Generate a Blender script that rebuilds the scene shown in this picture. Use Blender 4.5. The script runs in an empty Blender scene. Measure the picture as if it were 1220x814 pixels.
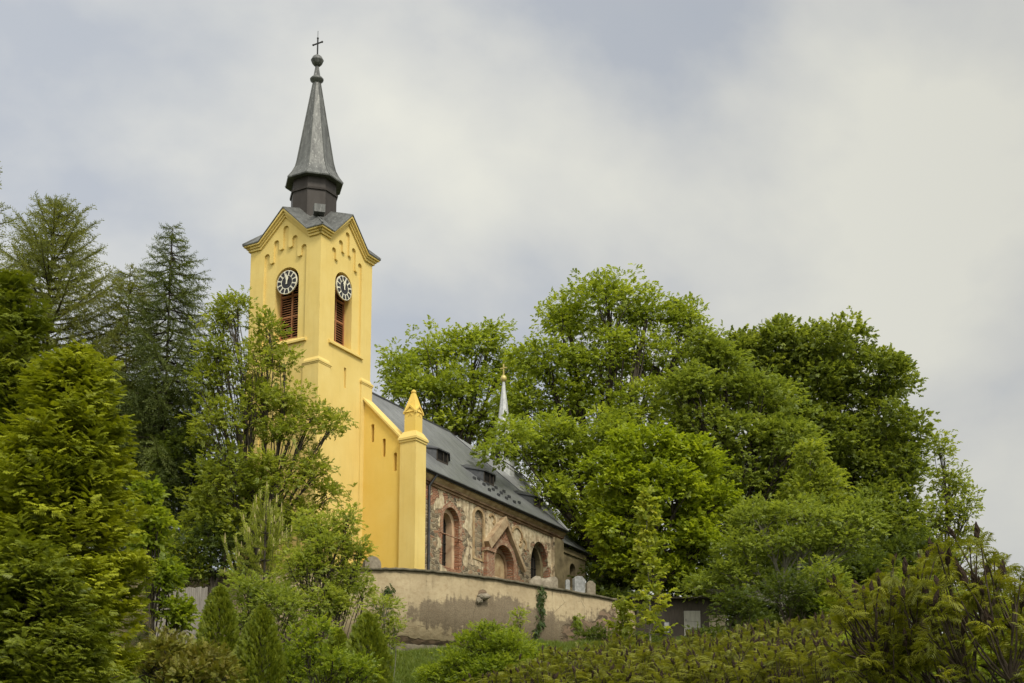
import bpy, bmesh, math, random
import numpy as np
from mathutils import Vector, Matrix
from mathutils.geometry import tessellate_polygon

C = bpy.context.scene
COL = C.collection
R = math.radians
PI = math.pi

# ------------------------------------------------------------------ camera, sky, sun, exposure
FPX, PITCH, PPY, CAMZ = 1715.0, R(9.9), 750.0, 1.6      # focal length in px of a 1220 px wide frame
cam = bpy.data.cameras.new('camera')
cam_o = bpy.data.objects.new('camera', cam); COL.objects.link(cam_o)
cam.sensor_width = 36.0; cam.sensor_fit = 'HORIZONTAL'
cam.lens = 36.0 * FPX / 1220
cam.shift_y = (PPY - 407.0) / 1220
cam.clip_start = 0.1; cam.clip_end = 6000
cam_o.location = (0, 0, CAMZ); cam_o.rotation_euler = (R(90) + PITCH, 0, 0)
C.camera = cam_o

SUN_AZ = math.atan2(0.50, -0.87)      # compass angle of the sun from +Y, clockwise
SUN_EL = R(50)
sun_dir = Vector((math.sin(SUN_AZ) * math.cos(SUN_EL), math.cos(SUN_AZ) * math.cos(SUN_EL), math.sin(SUN_EL)))
sl = bpy.data.lights.new('sun', 'SUN'); sl.energy = 1.5; sl.angle = R(14); sl.color = (1.0, 0.94, 0.82)
so = bpy.data.objects.new('sun', sl); COL.objects.link(so)
so.rotation_euler = (-sun_dir).to_track_quat('-Z', 'Y').to_euler(); so.location = (60, -60, 120)

C.view_settings.view_transform = 'Standard'; C.view_settings.look = 'None'
C.view_settings.gamma = 1.0; C.view_settings.use_curve_mapping = False
C.view_settings.exposure = 0.85

W = bpy.data.worlds.new('World'); C.world = W; W.use_nodes = True
wt = W.node_tree; wn = wt.nodes; wl = wt.links
for nd in list(wn): wn.remove(nd)
def wnode(t, **k):
    n = wn.new(t)
    for a, b in k.items(): setattr(n, a, b)
    return n
w_out = wnode('ShaderNodeOutputWorld')
sky = wnode('ShaderNodeTexSky', sky_type='NISHITA', sun_disc=False)
sky.sun_elevation = SUN_EL; sky.sun_rotation = SUN_AZ
bg1 = wnode('ShaderNodeBackground'); bg1.inputs['Strength'].default_value = 0.09
wl.new(sky.outputs[0], bg1.inputs['Color'])
tc = wnode('ShaderNodeTexCoord')
mp = wnode('ShaderNodeMapping'); mp.inputs['Scale'].default_value = (1.0, 1.0, 1.5); mp.inputs['Location'].default_value = (1.62, 0.9, 0.55)
wl.new(tc.outputs['Generated'], mp.inputs['Vector'])
nz = wnode('ShaderNodeTexNoise'); nz.inputs['Scale'].default_value = 3.1; nz.inputs['Detail'].default_value = 9; nz.inputs['Roughness'].default_value = 0.5; nz.inputs['Distortion'].default_value = 0.15
wl.new(mp.outputs[0], nz.inputs['Vector'])
rp = wnode('ShaderNodeValToRGB')
rp.color_ramp.elements[0].position = 0.36; rp.color_ramp.elements[0].color = (0.288, 0.303, 0.325, 1)
rp.color_ramp.elements[1].position = 0.60; rp.color_ramp.elements[1].color = (0.452, 0.450, 0.408, 1)
el = rp.color_ramp.elements.new(0.48); el.color = (0.375, 0.380, 0.370, 1)
wl.new(nz.outputs['Fac'], rp.inputs['Fac'])
# the cloud deck is brighter towards the hidden sun (behind and to the right) and a little dimmer far to the east
dotn = wnode('ShaderNodeVectorMath', operation='DOT_PRODUCT'); dotn.inputs[1].default_value = tuple(sun_dir)
wl.new(tc.outputs['Generated'], dotn.inputs[0])
mr = wnode('ShaderNodeMapRange'); mr.inputs['From Min'].default_value = 0.1; mr.inputs['From Max'].default_value = 1.0; mr.inputs['To Min'].default_value = 1.0; mr.inputs['To Max'].default_value = 2.6
wl.new(dotn.outputs['Value'], mr.inputs['Value'])
doe = wnode('ShaderNodeVectorMath', operation='DOT_PRODUCT'); doe.inputs[1].default_value = (1, 0, 0)
wl.new(tc.outputs['Generated'], doe.inputs[0])
me_ = wnode('ShaderNodeMapRange'); me_.inputs['From Min'].default_value = -0.3; me_.inputs['From Max'].default_value = 0.4; me_.inputs['To Min'].default_value = 1.06; me_.inputs['To Max'].default_value = 0.82
wl.new(doe.outputs['Value'], me_.inputs['Value'])
mm = wnode('ShaderNodeMath', operation='MULTIPLY'); wl.new(mr.outputs[0], mm.inputs[0]); wl.new(me_.outputs[0], mm.inputs[1])
bg2 = wnode('ShaderNodeBackground'); wl.new(rp.outputs['Color'], bg2.inputs['Color']); wl.new(mm.outputs[0], bg2.inputs['Strength'])
mxs = wnode('ShaderNodeMixShader')
cov = wnode('ShaderNodeMapRange'); cov.inputs['From Min'].default_value = 0.30; cov.inputs['From Max'].default_value = 0.47; cov.inputs['To Min'].default_value = 0.86; cov.inputs['To Max'].default_value = 1.0
wl.new(nz.outputs['Fac'], cov.inputs['Value']); wl.new(cov.outputs[0], mxs.inputs['Fac'])
wl.new(bg1.outputs[0], mxs.inputs[1]); wl.new(bg2.outputs[0], mxs.inputs[2])
wl.new(mxs.outputs[0], w_out.inputs['Surface'])

# ------------------------------------------------------------------ surveying: photo pixel -> place
def ray(x, y):
    dx = (x - 610.0) / FPX; dy = -(y - PPY) / FPX
    s, k = math.sin(PITCH), math.cos(PITCH)
    return np.array([dx, k - dy * s, s + dy * k])
CAM = np.array([0, 0, CAMZ])
def at(x, y, Y):
    r = ray(x, y); return CAM + r / r[1] * Y
def atz(x, y, z):
    r = ray(x, y); return CAM + r / r[2] * (z - CAMZ)
def ppm(Y): return 1741.0 / Y            # pixels per metre at a distance
AZ = R(30.0)
EU = np.array([math.sin(AZ), math.cos(AZ), 0]); NV = np.array([-EU[1], EU[0], 0])
O = at(382.8, 279.2, 88.0); ZB = 19.5    # near corner of the tower, level of the church floor
def on_v(x, y, v):
    r = ray(x, y); t = ((O + NV * v - CAM) @ NV) / (r @ NV); P = CAM + t * r; return (P - O) @ EU, P[2] - ZB
def on_u(x, y, u):
    r = ray(x, y); t = ((O + EU * u - CAM) @ EU) / (r @ EU); P = CAM + t * r; return (P - O) @ NV, P[2] - ZB
def ground_z(X, Y):
    X = np.asarray(X, float); Y = np.asarray(Y, float)
    a = 0.13 * np.minimum(Y, 60) + 0.3
    t = np.clip((Y - 60) / 19, 0, 1); a = a + (14.0 - 8.1) * (t * t * (3 - 2 * t)) 
    t = np.clip((Y - 84 - 3 * np.clip(-X / 10, 0, 1)) / 12, 0, 1); a = a + 4.0 * (t * t * (3 - 2 * t))
    t = np.clip((Y - 150) / 200, 0, 1); a = a - 9 * t
    a = a + 0.25 * np.sin(X * 0.31 + Y * 0.17) * np.clip(Y / 20, 0, 1) * np.clip((300 - Y) / 200, 0, 1)
    return a

# ------------------------------------------------------------------ materials
def new_mat(name):
    m = bpy.data.materials.new(name); m.use_nodes = True
    nt = m.node_tree
    for n in list(nt.nodes): nt.nodes.remove(n)
    return m, nt
class NT:
    def __init__(s, name):
        s.m, s.t = new_mat(name)
        s.out = s.t.nodes.new('ShaderNodeOutputMaterial')
    def n(s, typ, inp=None, **k):
        n = s.t.nodes.new(typ)
        for a, b in k.items(): setattr(n, a, b)
        for a, b in (inp or {}).items():
            if isinstance(b, bpy.types.NodeSocket): s.t.links.new(b, n.inputs[a])
            else: n.inputs[a].default_value = b
        return n
    def l(s, a, b): s.t.links.new(a, b)
    def coord(s, scale=(1, 1, 1), loc=(0, 0, 0), kind='Object'):
        c = s.n('ShaderNodeTexCoord')
        return s.n('ShaderNodeMapping', {'Vector': c.outputs[kind], 'Scale': scale, 'Location': loc}).outputs[0]
    def noise(s, vec, scale, detail=5, rough=0.55, dist=0.0):
        return s.n('ShaderNodeTexNoise', {'Vector': vec, 'Scale': scale, 'Detail': detail, 'Roughness': rough, 'Distortion': dist}).outputs['Fac']
    def ramp(s, fac, stops):
        r = s.n('ShaderNodeValToRGB', {'Fac': fac}); e = r.color_ramp.elements
        while len(e) < len(stops): e.new(0.5)
        for i, (p, c) in enumerate(stops):
            e[i].position = p; e[i].color = (c, c, c, 1) if not isinstance(c, tuple) else (*c, 1)
        return r.outputs['Color']
    def mix(s, fac, a, b, blend='MIX'):
        n = s.n('ShaderNodeMix', data_type='RGBA', blend_type=blend)
        for k, v in (('Factor', fac), ('A', a), ('B', b)):
            i = {'Factor': 0, 'A': 6, 'B': 7}[k]
            if isinstance(v, bpy.types.NodeSocket): s.t.links.new(v, n.inputs[i])
            else: n.inputs[i].default_value = v if k == 'Factor' else (*v, 1)
        return n.outputs[2]
    def math(s, op, a, b=0.0, c=0.0, clamp=False):
        n = s.n('ShaderNodeMath', operation=op, use_clamp=clamp)
        for i, v in enumerate((a, b, c)):
            if isinstance(v, bpy.types.NodeSocket): s.t.links.new(v, n.inputs[i])
            else: n.inputs[i].default_value = v
        return n.outputs[0]
    def bsdf(s, color, rough=0.8, bump=None, strength=0.3, dist=0.02, metal=0.0, spec=0.3):
        b = s.n('ShaderNodeBsdfPrincipled', {'Roughness': rough, 'Metallic': metal, 'Specular IOR Level': spec})
        if isinstance(color, bpy.types.NodeSocket): s.l(color, b.inputs['Base Color'])
        else: b.inputs['Base Color'].default_value = (*color, 1)
        if bump is not None:
            bm_ = s.n('ShaderNodeBump', {'Height': bump, 'Strength': strength, 'Distance': dist})
            s.l(bm_.outputs[0], b.inputs['Normal'])
        s.l(b.outputs[0], s.out.inputs['Surface']); return s.m

def m_plaster(name, col, col2, streak=0.10):
    k = NT(name); co = k.coord()
    a = k.noise(co, 0.6, 6); b = k.noise(k.coord((3, 3, 0.25)), 1.2, 5); f = k.noise(co, 22, 4)
    c = k.mix(k.ramp(a, [(0.3, 0.0), (0.7, 1.0)]), col, col2)
    c = k.mix(k.math('MULTIPLY', k.ramp(b, [(0.52, 0.0), (0.75, 1.0)]), streak), c, (0.35, 0.24, 0.08))
    c = k.mix(k.math('MULTIPLY', k.ramp(f, [(0.4, 0.0), (0.7, 1.0)]), 0.10), c, (0.80, 0.62, 0.25))
    h = k.math('ADD', f, k.math('MULTIPLY', k.noise(co, 2.5, 3), 1.5))
    return k.bsdf(c, 0.88, h, 0.25, 0.02, spec=0.15)
M = {}
M['yellow'] = m_plaster('yellow_plaster', (0.68, 0.50, 0.155), (0.73, 0.56, 0.20), 0.17)
M['deep_yellow'] = m_plaster('deep_yellow_plaster', (0.71, 0.49, 0.105), (0.74, 0.53, 0.14), 0.06)

def m_lead():
    k = NT('weathered_lead'); co = k.coord((1, 1, 0.25))
    s = k.noise(co, 3.0, 6, 0.65); f = k.noise(k.coord(), 9, 5)
    c = k.mix(k.ramp(s, [(0.35, 0.0), (0.6, 1.0)]), (0.065, 0.066, 0.062), (0.125, 0.127, 0.118))
    c = k.mix(k.ramp(k.noise(k.coord((1.6, 1.6, 0.35)), 4.5, 6, 0.7), [(0.56, 0.0), (0.72, 1.0)]), c, (0.30, 0.30, 0.28))
    return k.bsdf(c, k.math('MULTIPLY_ADD', f, 0.3, 0.4), f, 0.3, 0.02, metal=0.25, spec=0.5)
M['lead'] = m_lead()
def m_simple(name, c1, c2, scale=3, rough=0.7, metal=0.0, spec=0.3, bump=0.25, stretch=(1, 1, 1)):
    k = NT(name); co = k.coord(stretch); a = k.noise(co, scale, 6)
    return k.bsdf(k.mix(k.ramp(a, [(0.3, 0.0), (0.7, 1.0)]), c1, c2), rough, k.noise(co, scale * 5, 4), bump, 0.02, metal=metal, spec=spec)
M['brown_sheet'] = m_simple('brown_sheet', (0.032, 0.025, 0.02), (0.05, 0.042, 0.036), 2, 0.55, 0.1, stretch=(1, 1, 0.3))
M['iron'] = m_simple('dark_iron', (0.03, 0.03, 0.03), (0.05, 0.048, 0.045), 6, 0.5, 0.6)
M['gilt'] = m_simple('gilding', (0.45, 0.36, 0.12), (0.58, 0.47, 0.18), 6, 0.4, 0.4)
M['white_metal'] = m_simple('white_sheet', (0.34, 0.345, 0.34), (0.52, 0.525, 0.515), 4, 0.45, 0.1)
M['cream'] = m_simple('cream_enamel', (0.70, 0.66, 0.50), (0.78, 0.74, 0.58), 5, 0.5)
M['clock_dark'] = m_simple('clock_black', (0.018, 0.017, 0.02), (0.03, 0.028, 0.032), 5, 0.45)
M['louvre'] = m_simple('brown_louvre_wood', (0.26, 0.105, 0.045), (0.40, 0.185, 0.08), 6, 0.7, stretch=(1, 1, 6))
M['void'] = m_simple('dark_interior', (0.012, 0.011, 0.010), (0.02, 0.018, 0.016), 2, 0.9, spec=0.1)
M['gutter'] = m_simple('dark_zinc', (0.05, 0.052, 0.055), (0.09, 0.09, 0.092), 4, 0.5, 0.5)
def m_roof(name, c1, c2, seam):
    k = NT(name)
    w = k.n('ShaderNodeTexBrick', {'Vector': k.coord((1, 1, 1), kind='UV'), 'Color1': (1, 1, 1, 1), 'Color2': (0.8, 0.8, 0.8, 1), 'Mortar': (0.25, 0.25, 0.25, 1),
            'Scale': 1.0, 'Mortar Size': 0.018, 'Brick Width': seam[0], 'Row Height': seam[1], 'Bias': 0.0})
    co = k.coord(); a = k.noise(co, 0.5, 6, 0.6); b = k.noise(k.coord(kind='UV', scale=(2.0, 0.25, 1)), 1.5, 6, 0.65)
    c = k.mix(k.ramp(a, [(0.35, 0.0), (0.68, 1.0)]), c1, c2)
    c = k.mix(k.math('MULTIPLY', k.ramp(b, [(0.5, 0.0), (0.72, 1.0)]), 0.45), c, (0.03, 0.031, 0.03))
    c = k.mix(0.45, c, w.outputs['Color'], 'MULTIPLY')
    h = k.math('ADD', w.outputs['Fac'], k.math('MULTIPLY', k.noise(co, 6, 3), -0.6))
    return k.bsdf(c, k.math('MULTIPLY_ADD', b, 0.25, 0.28), h, 0.5, -0.012, metal=0.1, spec=0.6)
M['roof'] = m_roof('grey_roof_sheet', (0.125, 0.128, 0.128), (0.20, 0.204, 0.202), (0.6, 0.32))
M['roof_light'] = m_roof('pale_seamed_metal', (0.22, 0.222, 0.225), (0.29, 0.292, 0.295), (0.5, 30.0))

def blob_mask(k, vec, blobs, edge):
    """soft union of ellipses (cx, cy, rx, ry) in the plane of vec with a ragged edge"""
    tot = None
    for cx, cy, rx, ry in blobs:
        mpn = k.n('ShaderNodeMapping', {'Vector': vec, 'Location': (-cx / rx, -cy / ry, 0), 'Scale': (1 / rx, 1 / ry, 0)})
        g = k.n('ShaderNodeTexGradient', {'Vector': mpn.outputs[0]}, gradient_type='SPHERICAL').outputs['Fac']
        tot = g if tot is None else k.math('MAXIMUM', tot, g)
    return k.math('ADD', tot, edge)

def m_old_wall():
    """peeling cream plaster over rubble stone and brick; object coords: x along the wall, z up"""
    k = NT('peeling_plaster'); c0 = k.n('ShaderNodeTexCoord')
    sep = k.n('ShaderNodeSeparateXYZ', {'Vector': c0.outputs['Object']})
    vec = k.n('ShaderNodeCombineXYZ', {'X': sep.outputs['X'], 'Y': sep.outputs['Z'], 'Z': sep.outputs['Y']}).outputs[0]
    n1 = k.noise(vec, 0.75, 7, 0.62, 0.6); n2 = k.noise(vec, 3.5, 6, 0.6); n3 = k.noise(vec, 14, 4)
    # stone rubble
    vo = k.n('ShaderNodeTexVoronoi', {'Vector': k.n('ShaderNodeMapping', {'Vector': vec, 'Scale': (2.2, 3.6, 2)}).outputs[0], 'Scale': 1.0, 'Randomness': 0.9})
    vd = k.n('ShaderNodeTexVoronoi', {'Vector': k.n('ShaderNodeMapping', {'Vector': vec, 'Scale': (2.2, 3.6, 2)}).outputs[0], 'Scale': 1.0, 'Randomness': 0.9}, feature='DISTANCE_TO_EDGE')
    sv = k.n('ShaderNodeSeparateColor', {'Color': vo.outputs['Color']}).outputs[0]
    stone = k.ramp(sv, [(0.0, (0.10, 0.085, 0.065)), (0.35, (0.19, 0.145, 0.09)), (0.7, (0.34, 0.27, 0.17)), (1.0, (0.27, 0.14, 0.08))])
    joint = k.ramp(vd.outputs['Distance'], [(0.02, 1.0), (0.10, 0.0)])
    stone = k.mix(joint, stone, (0.33, 0.28, 0.19))
    br = k.n('ShaderNodeTexBrick', {'Vector': vec, 'Color1': (0.38, 0.135, 0.065, 1), 'Color2': (0.24, 0.085, 0.045, 1), 'Mortar': (0.33, 0.26, 0.18, 1), 'Scale': 1.0,
                                    'Mortar Size': 0.016, 'Brick Width': 0.31, 'Row Height': 0.10, 'Bias': 0.1})
    brick = k.mix(k.ramp(n2, [(0.45, 0.0), (0.7, 0.7)]), br.outputs['Color'], (0.34, 0.19, 0.11))
    near_open = blob_mask(k, vec, [(10.5, 5.0, 2.2, 3.6), (17.4, 5.0, 3.0, 3.4), (23.2, 5.2, 1.9, 3.2), (8.4, 7.6, 2.2, 1.1), (13.0, 8.3, 4.0, 0.5), (19.9, 8.0, 2.2, 0.6)],
                          k.math('MULTIPLY_ADD', n1, 1.3, -0.62))
    isbrick = k.ramp(near_open, [(0.28, 0.0), (0.36, 1.0)])
    core = k.mix(isbrick, stone, brick)
    # plaster
    pl = k.mix(k.ramp(n2, [(0.3, 0.0), (0.7, 1.0)]), (0.40, 0.30, 0.18), (0.74, 0.64, 0.43))
    pl = k.mix(k.ramp(n1, [(0.45, 0.0), (0.62, 0.55)]), pl, (0.47, 0.32, 0.20))
    stain = k.noise(k.n('ShaderNodeMapping', {'Vector': vec, 'Scale': (2.2, 0.3, 1)}).outputs[0], 1.4, 5, 0.6)
    pl = k.mix(k.math('MULTIPLY', k.ramp(stain, [(0.47, 0.0), (0.66, 1.0)]), 0.65), pl, (0.13, 0.10, 0.065))
    gone = blob_mask(k, vec, [(7.6, 4.5, 1.9, 7.0), (10.6, 5.2, 2.1, 3.6), (17.6, 5.0, 2.4, 3.4), (21.2, 4.2, 1.6, 3.0), (23.3, 4.6, 1.6, 3.0), (14.0, 6.6, 1.0, 2.2), (14.5, 2.8, 5.0, 1.0)],
                     k.math('MULTIPLY_ADD', n1, 2.6, -1.15))
    hole = k.ramp(gone, [(0.30, 0.0), (0.335, 1.0)])
    rim = k.ramp(gone, [(0.25, 0.0), (0.30, 1.0), (0.335, 0.0)])
    c = k.mix(hole, pl, core)
    c = k.mix(k.math('MULTIPLY', rim, 0.6), c, (0.16, 0.12, 0.08))
    c = k.mix(k.math('MULTIPLY', k.ramp(n3, [(0.5, 0.0), (0.8, 1.0)]), 0.4), c, (0.13, 0.10, 0.07))
    # grey-green weathered render at the east end
    h = k.math('ADD', k.math('MULTIPLY', hole, -1.3), k.math('MULTIPLY', n2, 0.5))
    h = k.math('ADD', h, k.math('MULTIPLY', k.math('MULTIPLY', hole, joint), -0.7))
    h = k.math('ADD', h, k.math('MULTIPLY', n3, 0.2))
    return k.bsdf(c, 0.92, h, 0.9, 0.07, spec=0.1)
M['old_wall'] = m_old_wall()
M['old_trim'] = m_simple('old_ochre_moulding', (0.27, 0.17, 0.085), (0.52, 0.40, 0.23), 1.9, 0.9, spec=0.1, bump=0.6)
M['portal_trim'] = m_simple('worn_portal_moulding', (0.24, 0.15, 0.085), (0.50, 0.39, 0.24), 1.8, 0.95, spec=0.1, bump=0.9)
M['dirty_trim'] = m_simple('stained_moulding', (0.13, 0.075, 0.045), (0.36, 0.24, 0.14), 1.3, 0.9, spec=0.1, bump=0.6)
M['reveal'] = m_simple('pinkish_reveal_plaster', (0.44, 0.26, 0.16), (0.58, 0.45, 0.28), 1.5, 0.9, spec=0.1, bump=0.5)
M['grey_render'] = m_simple('greenish_grey_render', (0.10, 0.08, 0.045), (0.25, 0.20, 0.11), 1.1, 0.92, spec=0.1, bump=0.6)
def m_brick():
    k = NT('red_brick'); c0 = k.n('ShaderNodeTexCoord')
    sep = k.n('ShaderNodeSeparateXYZ', {'Vector': c0.outputs['Object']})
    vec = k.n('ShaderNodeCombineXYZ', {'X': sep.outputs['X'], 'Y': sep.outputs['Z'], 'Z': sep.outputs['Y']}).outputs[0]
    br = k.n('ShaderNodeTexBrick', {'Vector': vec, 'Color1': (0.32, 0.12, 0.06, 1), 'Color2': (0.22, 0.09, 0.05, 1), 'Mortar': (0.34, 0.27, 0.19, 1), 'Scale': 1.0, 'Mortar Size': 0.018, 'Brick Width': 0.3, 'Row Height': 0.1})
    n = k.noise(vec, 2.5, 6)
    return k.bsdf(k.mix(k.ramp(n, [(0.5, 0.0), (0.68, 1.0)]), br.outputs['Color'], (0.48, 0.37, 0.24)), 0.9, k.math('ADD', br.outputs['Fac'], n), 0.6, -0.03, spec=0.1)
M['brick'] = m_brick()
def m_tomb(name, a, b):
    return m_simple(name, a, b, 5, 0.85, bump=0.6, spec=0.2)
M['stone'] = m_tomb('grey_brown_stone', (0.16, 0.13, 0.09), (0.30, 0.26, 0.19))
M['pale_stone'] = m_tomb('pale_grey_stone', (0.17, 0.17, 0.16), (0.34, 0.34, 0.325))  # tone darkened to hold the leaf shade on the pale headstones
M['coping'] = m_simple('mossy_coping', (0.06, 0.055, 0.035), (0.17, 0.145, 0.10), 3, 0.95, bump=0.9, spec=0.1)
M['grey_wood'] = m_simple('silver_grey_boards', (0.16, 0.14, 0.12), (0.30, 0.27, 0.23), 2.5, 0.85, bump=0.5, stretch=(8, 8, 0.4))
M['grey_door'] = m_simple('grey_painted_door', (0.20, 0.19, 0.155), (0.28, 0.265, 0.215), 2, 0.7, stretch=(3, 3, 0.6))
M['dark_wood'] = m_simple('dark_brown_boards', (0.03, 0.024, 0.018), (0.055, 0.044, 0.032), 3, 0.85, stretch=(6, 6, 0.5))
M['beige_wall'] = m_simple('shaded_beige_render', (0.22, 0.18, 0.12), (0.33, 0.28, 0.19), 2, 0.9)
M['bark'] = m_simple('grey_brown_bark', (0.045, 0.036, 0.026), (0.10, 0.085, 0.065), 5, 0.95, bump=0.9, stretch=(3, 3, 0.6), spec=0.1)
M['pale_bark'] = m_simple('pale_bark', (0.16, 0.145, 0.11), (0.28, 0.26, 0.21), 5, 0.9, bump=0.6, stretch=(3, 3, 0.6), spec=0.1)
M['sumac_bark'] = m_simple('dark_sumac_bark', (0.035, 0.026, 0.018), (0.085, 0.065, 0.045), 6, 0.9, bump=0.6, spec=0.15)
M['fruit'] = m_simple('brown_seed_head', (0.030, 0.021, 0.015), (0.090, 0.063, 0.044), 25, 0.95, bump=1.0, spec=0.05)
M['bud'] = m_simple('red_young_seed_head', (0.12, 0.045, 0.035), (0.18, 0.08, 0.055), 20, 0.9, bump=1.0, spec=0.05)
M['candle'] = m_simple('pale_pine_shoot', (0.30, 0.27, 0.11), (0.42, 0.33, 0.16), 10, 0.8)

def m_retaining():
    k = NT('stained_render'); c0 = k.n('ShaderNodeTexCoord'); uv = c0.outputs['UV']
    n1 = k.noise(uv, 0.7, 7, 0.6, 0.4); n2 = k.noise(uv, 4, 6, 0.65); n3 = k.noise(uv, 18, 4)
    c = k.mix(k.ramp(n1, [(0.3, 0.0), (0.7, 1.0)]), (0.265, 0.21, 0.125), (0.375, 0.305, 0.185))
    c = k.mix(k.math('MULTIPLY', k.ramp(n2, [(0.46, 0.0), (0.66, 1.0)]), 0.45), c, (0.21, 0.15, 0.08))
    st = k.noise(k.n('ShaderNodeMapping', {'Vector': uv, 'Scale': (1.6, 0.16, 1)}).outputs[0], 1.7, 5, 0.6)
    c = k.mix(k.math('MULTIPLY', k.ramp(st, [(0.54, 0.0), (0.70, 1.0)]), 0.5), c, (0.17, 0.135, 0.08))
    return k, uv, n1, n2, n3, c, st

def leaf_mat(name, cols, trans=0.46, gloss=0.02):
    """cols: dark -> light base colours picked per twig by the random 'tint' attribute"""
    k = NT(name)
    at_ = k.n('ShaderNodeAttribute', attribute_name='tint')
    n = len(cols)
    c = k.ramp(at_.outputs['Fac'], [(i / (n - 1), tuple(x)) for i, x in enumerate(cols)])
    d = k.n('ShaderNodeBsdfDiffuse', {'Color': c, 'Roughness': 0.4})
    tcol = k.mix(1.0, c, (1.5, 1.45, 0.7), 'MULTIPLY')
    t = k.n('ShaderNodeBsdfTranslucent', {'Color': tcol})
    m1 = k.n('ShaderNodeMixShader', {'Fac': trans}); k.l(d.outputs[0], m1.inputs[1]); k.l(t.outputs[0], m1.inputs[2])
    g = k.n('ShaderNodeBsdfGlossy', {'Roughness': 0.5, 'Color': (0.9, 0.95, 0.9, 1)})
    m2 = k.n('ShaderNodeMixShader', {'Fac': gloss}); k.l(m1.outputs[0], m2.inputs[1]); k.l(g.outputs[0], m2.inputs[2])
    k.l(m2.outputs[0], k.out.inputs['Surface'])
    return k.m

# ------------------------------------------------------------------ object helpers
def tag(o, label, cat, group=None, kind=None):
    if label: o['label'] = label
    if cat: o['category'] = cat
    if group: o['group'] = group
    if kind: o['kind'] = kind
    return o
def empty(name, loc, label=None, cat=None, group=None, rz=0.0):
    o = bpy.data.objects.new(name, None); COL.objects.link(o)
    o.location = tuple(float(t) for t in loc); o.rotation_euler = (0, 0, rz); o.empty_display_size = 0.5
    return tag(o, label, cat, group)
def link_mesh(name, me, parent=None):
    o = bpy.data.objects.new(name, me); COL.objects.link(o)
    if parent: o.parent = parent
    return o
def from_bm(name, bm, mat, parent=None, smooth=False):
    bmesh.ops.recalc_face_normals(bm, faces=bm.faces)
    me = bpy.data.meshes.new(name); bm.to_mesh(me); bm.free()
    for m_ in (mat if isinstance(mat, (list, tuple)) else [mat]): me.materials.append(m_)
    if smooth:
        for p in me.polygons: p.use_smooth = True
    return link_mesh(name, me, parent)
def split_parts(o):
    """give every loose piece of a part its own object"""
    bm = bmesh.new(); bm.from_mesh(o.data); seen = set(); groups = []
    for v in bm.verts:
        if v in seen: continue
        st_ = [v]; seen.add(v); g_ = []
        while st_:
            w = st_.pop(); g_.append(w)
            for e_ in w.link_edges:
                q = e_.other_vert(w)
                if q not in seen: seen.add(q); st_.append(q)
        groups.append(g_)
    for g_ in groups:
        ix = {v: i for i, v in enumerate(g_)}; me = bpy.data.meshes.new(o.data.name)
        fs_ = {f for v in g_ for f in v.link_faces}
        me.from_pydata([tuple(v.co) for v in g_], [], [[ix[v] for v in f.verts] for f in fs_])
        for m_ in o.data.materials: me.materials.append(m_)
        for p in me.polygons: p.use_smooth = o.data.polygons[0].use_smooth
        n = bpy.data.objects.new(o.name.split('.')[0], me); COL.objects.link(n); n.parent = o.parent; n.matrix_parent_inverse = o.matrix_parent_inverse.copy()
    bm.free(); bpy.data.objects.remove(o)
def box(bm, x0, x1, y0, y1, z0, z1, taper=0.0):
    v = [bm.verts.new(p) for p in ((x0, y0, z0), (x1, y0, z0), (x1, y1, z0), (x0, y1, z0),
         (x0 + taper, y0 + taper, z1), (x1 - taper, y0 + taper, z1), (x1 - taper, y1 - taper, z1), (x0 + taper, y1 - taper, z1))]
    for f in ((0, 3, 2, 1), (4, 5, 6, 7), (0, 1, 5, 4), (1, 2, 6, 5), (2, 3, 7, 6), (3, 0, 4, 7)):
        bm.faces.new([v[i] for i in f])
def prism(bm, bottom, top):
    a = [bm.verts.new(p) for p in bottom]; b = [bm.verts.new(p) for p in top]; n = len(a)
    bm.faces.new(a[::-1]); bm.faces.new(b)
    for i in range(n): bm.faces.new((a[i], a[(i + 1) % n], b[(i + 1) % n], b[i]))
def plate(bm, outer, holes, fn, d0, d1):
    """flat slab between depth d0 and d1 with holes; fn(a, b, d) -> xyz"""
    loops = [outer] + list(holes)
    tris = tessellate_polygon([[Vector((p[0], p[1], 0)) for p in lp] for lp in loops])
    flat = [p for lp in loops for p in lp]
    f0 = [bm.verts.new(fn(p[0], p[1], d0)) for p in flat]; f1 = [bm.verts.new(fn(p[0], p[1], d1)) for p in flat]
    for t in tris:
        try: bm.faces.new([f0[i] for i in t]); bm.faces.new([f1[i] for i in t[::-1]])
        except ValueError: pass
    k = 0
    for lp in loops:
        n = len(lp)
        for i in range(n):
            a, b = k + i, k + (i + 1) % n
            try: bm.faces.new((f0[a], f0[b], f1[b], f1[a]))
            except ValueError: pass
        k += n
def arch(a0, a1, z0, zt, n=10, pointed=False):
    c = (a0 + a1) / 2; r = (a1 - a0) / 2
    pts = [(a0, z0), (a1, z0)]
    if pointed:
        zs = zt - r * 1.5
        for i in range(n + 1):
            t = i / n
            if t <= .5: s = t * 2; pts.append((a1 - r * (1 - math.cos(s * PI / 2)) , zs + r * 1.5 * math.sin(s * PI / 2)))
            else: s = (1 - t) * 2; pts.append((a0 + r * (1 - math.cos(s * PI / 2)), zs + r * 1.5 * math.sin(s * PI / 2)))
        q = [pts[0]]
        for p in pts[1:]:
            if abs(p[0] - q[-1][0]) + abs(p[1] - q[-1][1]) > 1e-4: q.append(p)
        return q
    zs = zt - r
    for i in range(n + 1):
        th = PI * i / n; pts.append((c + r * math.cos(th), zs + r * math.sin(th)))
    return pts
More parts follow.
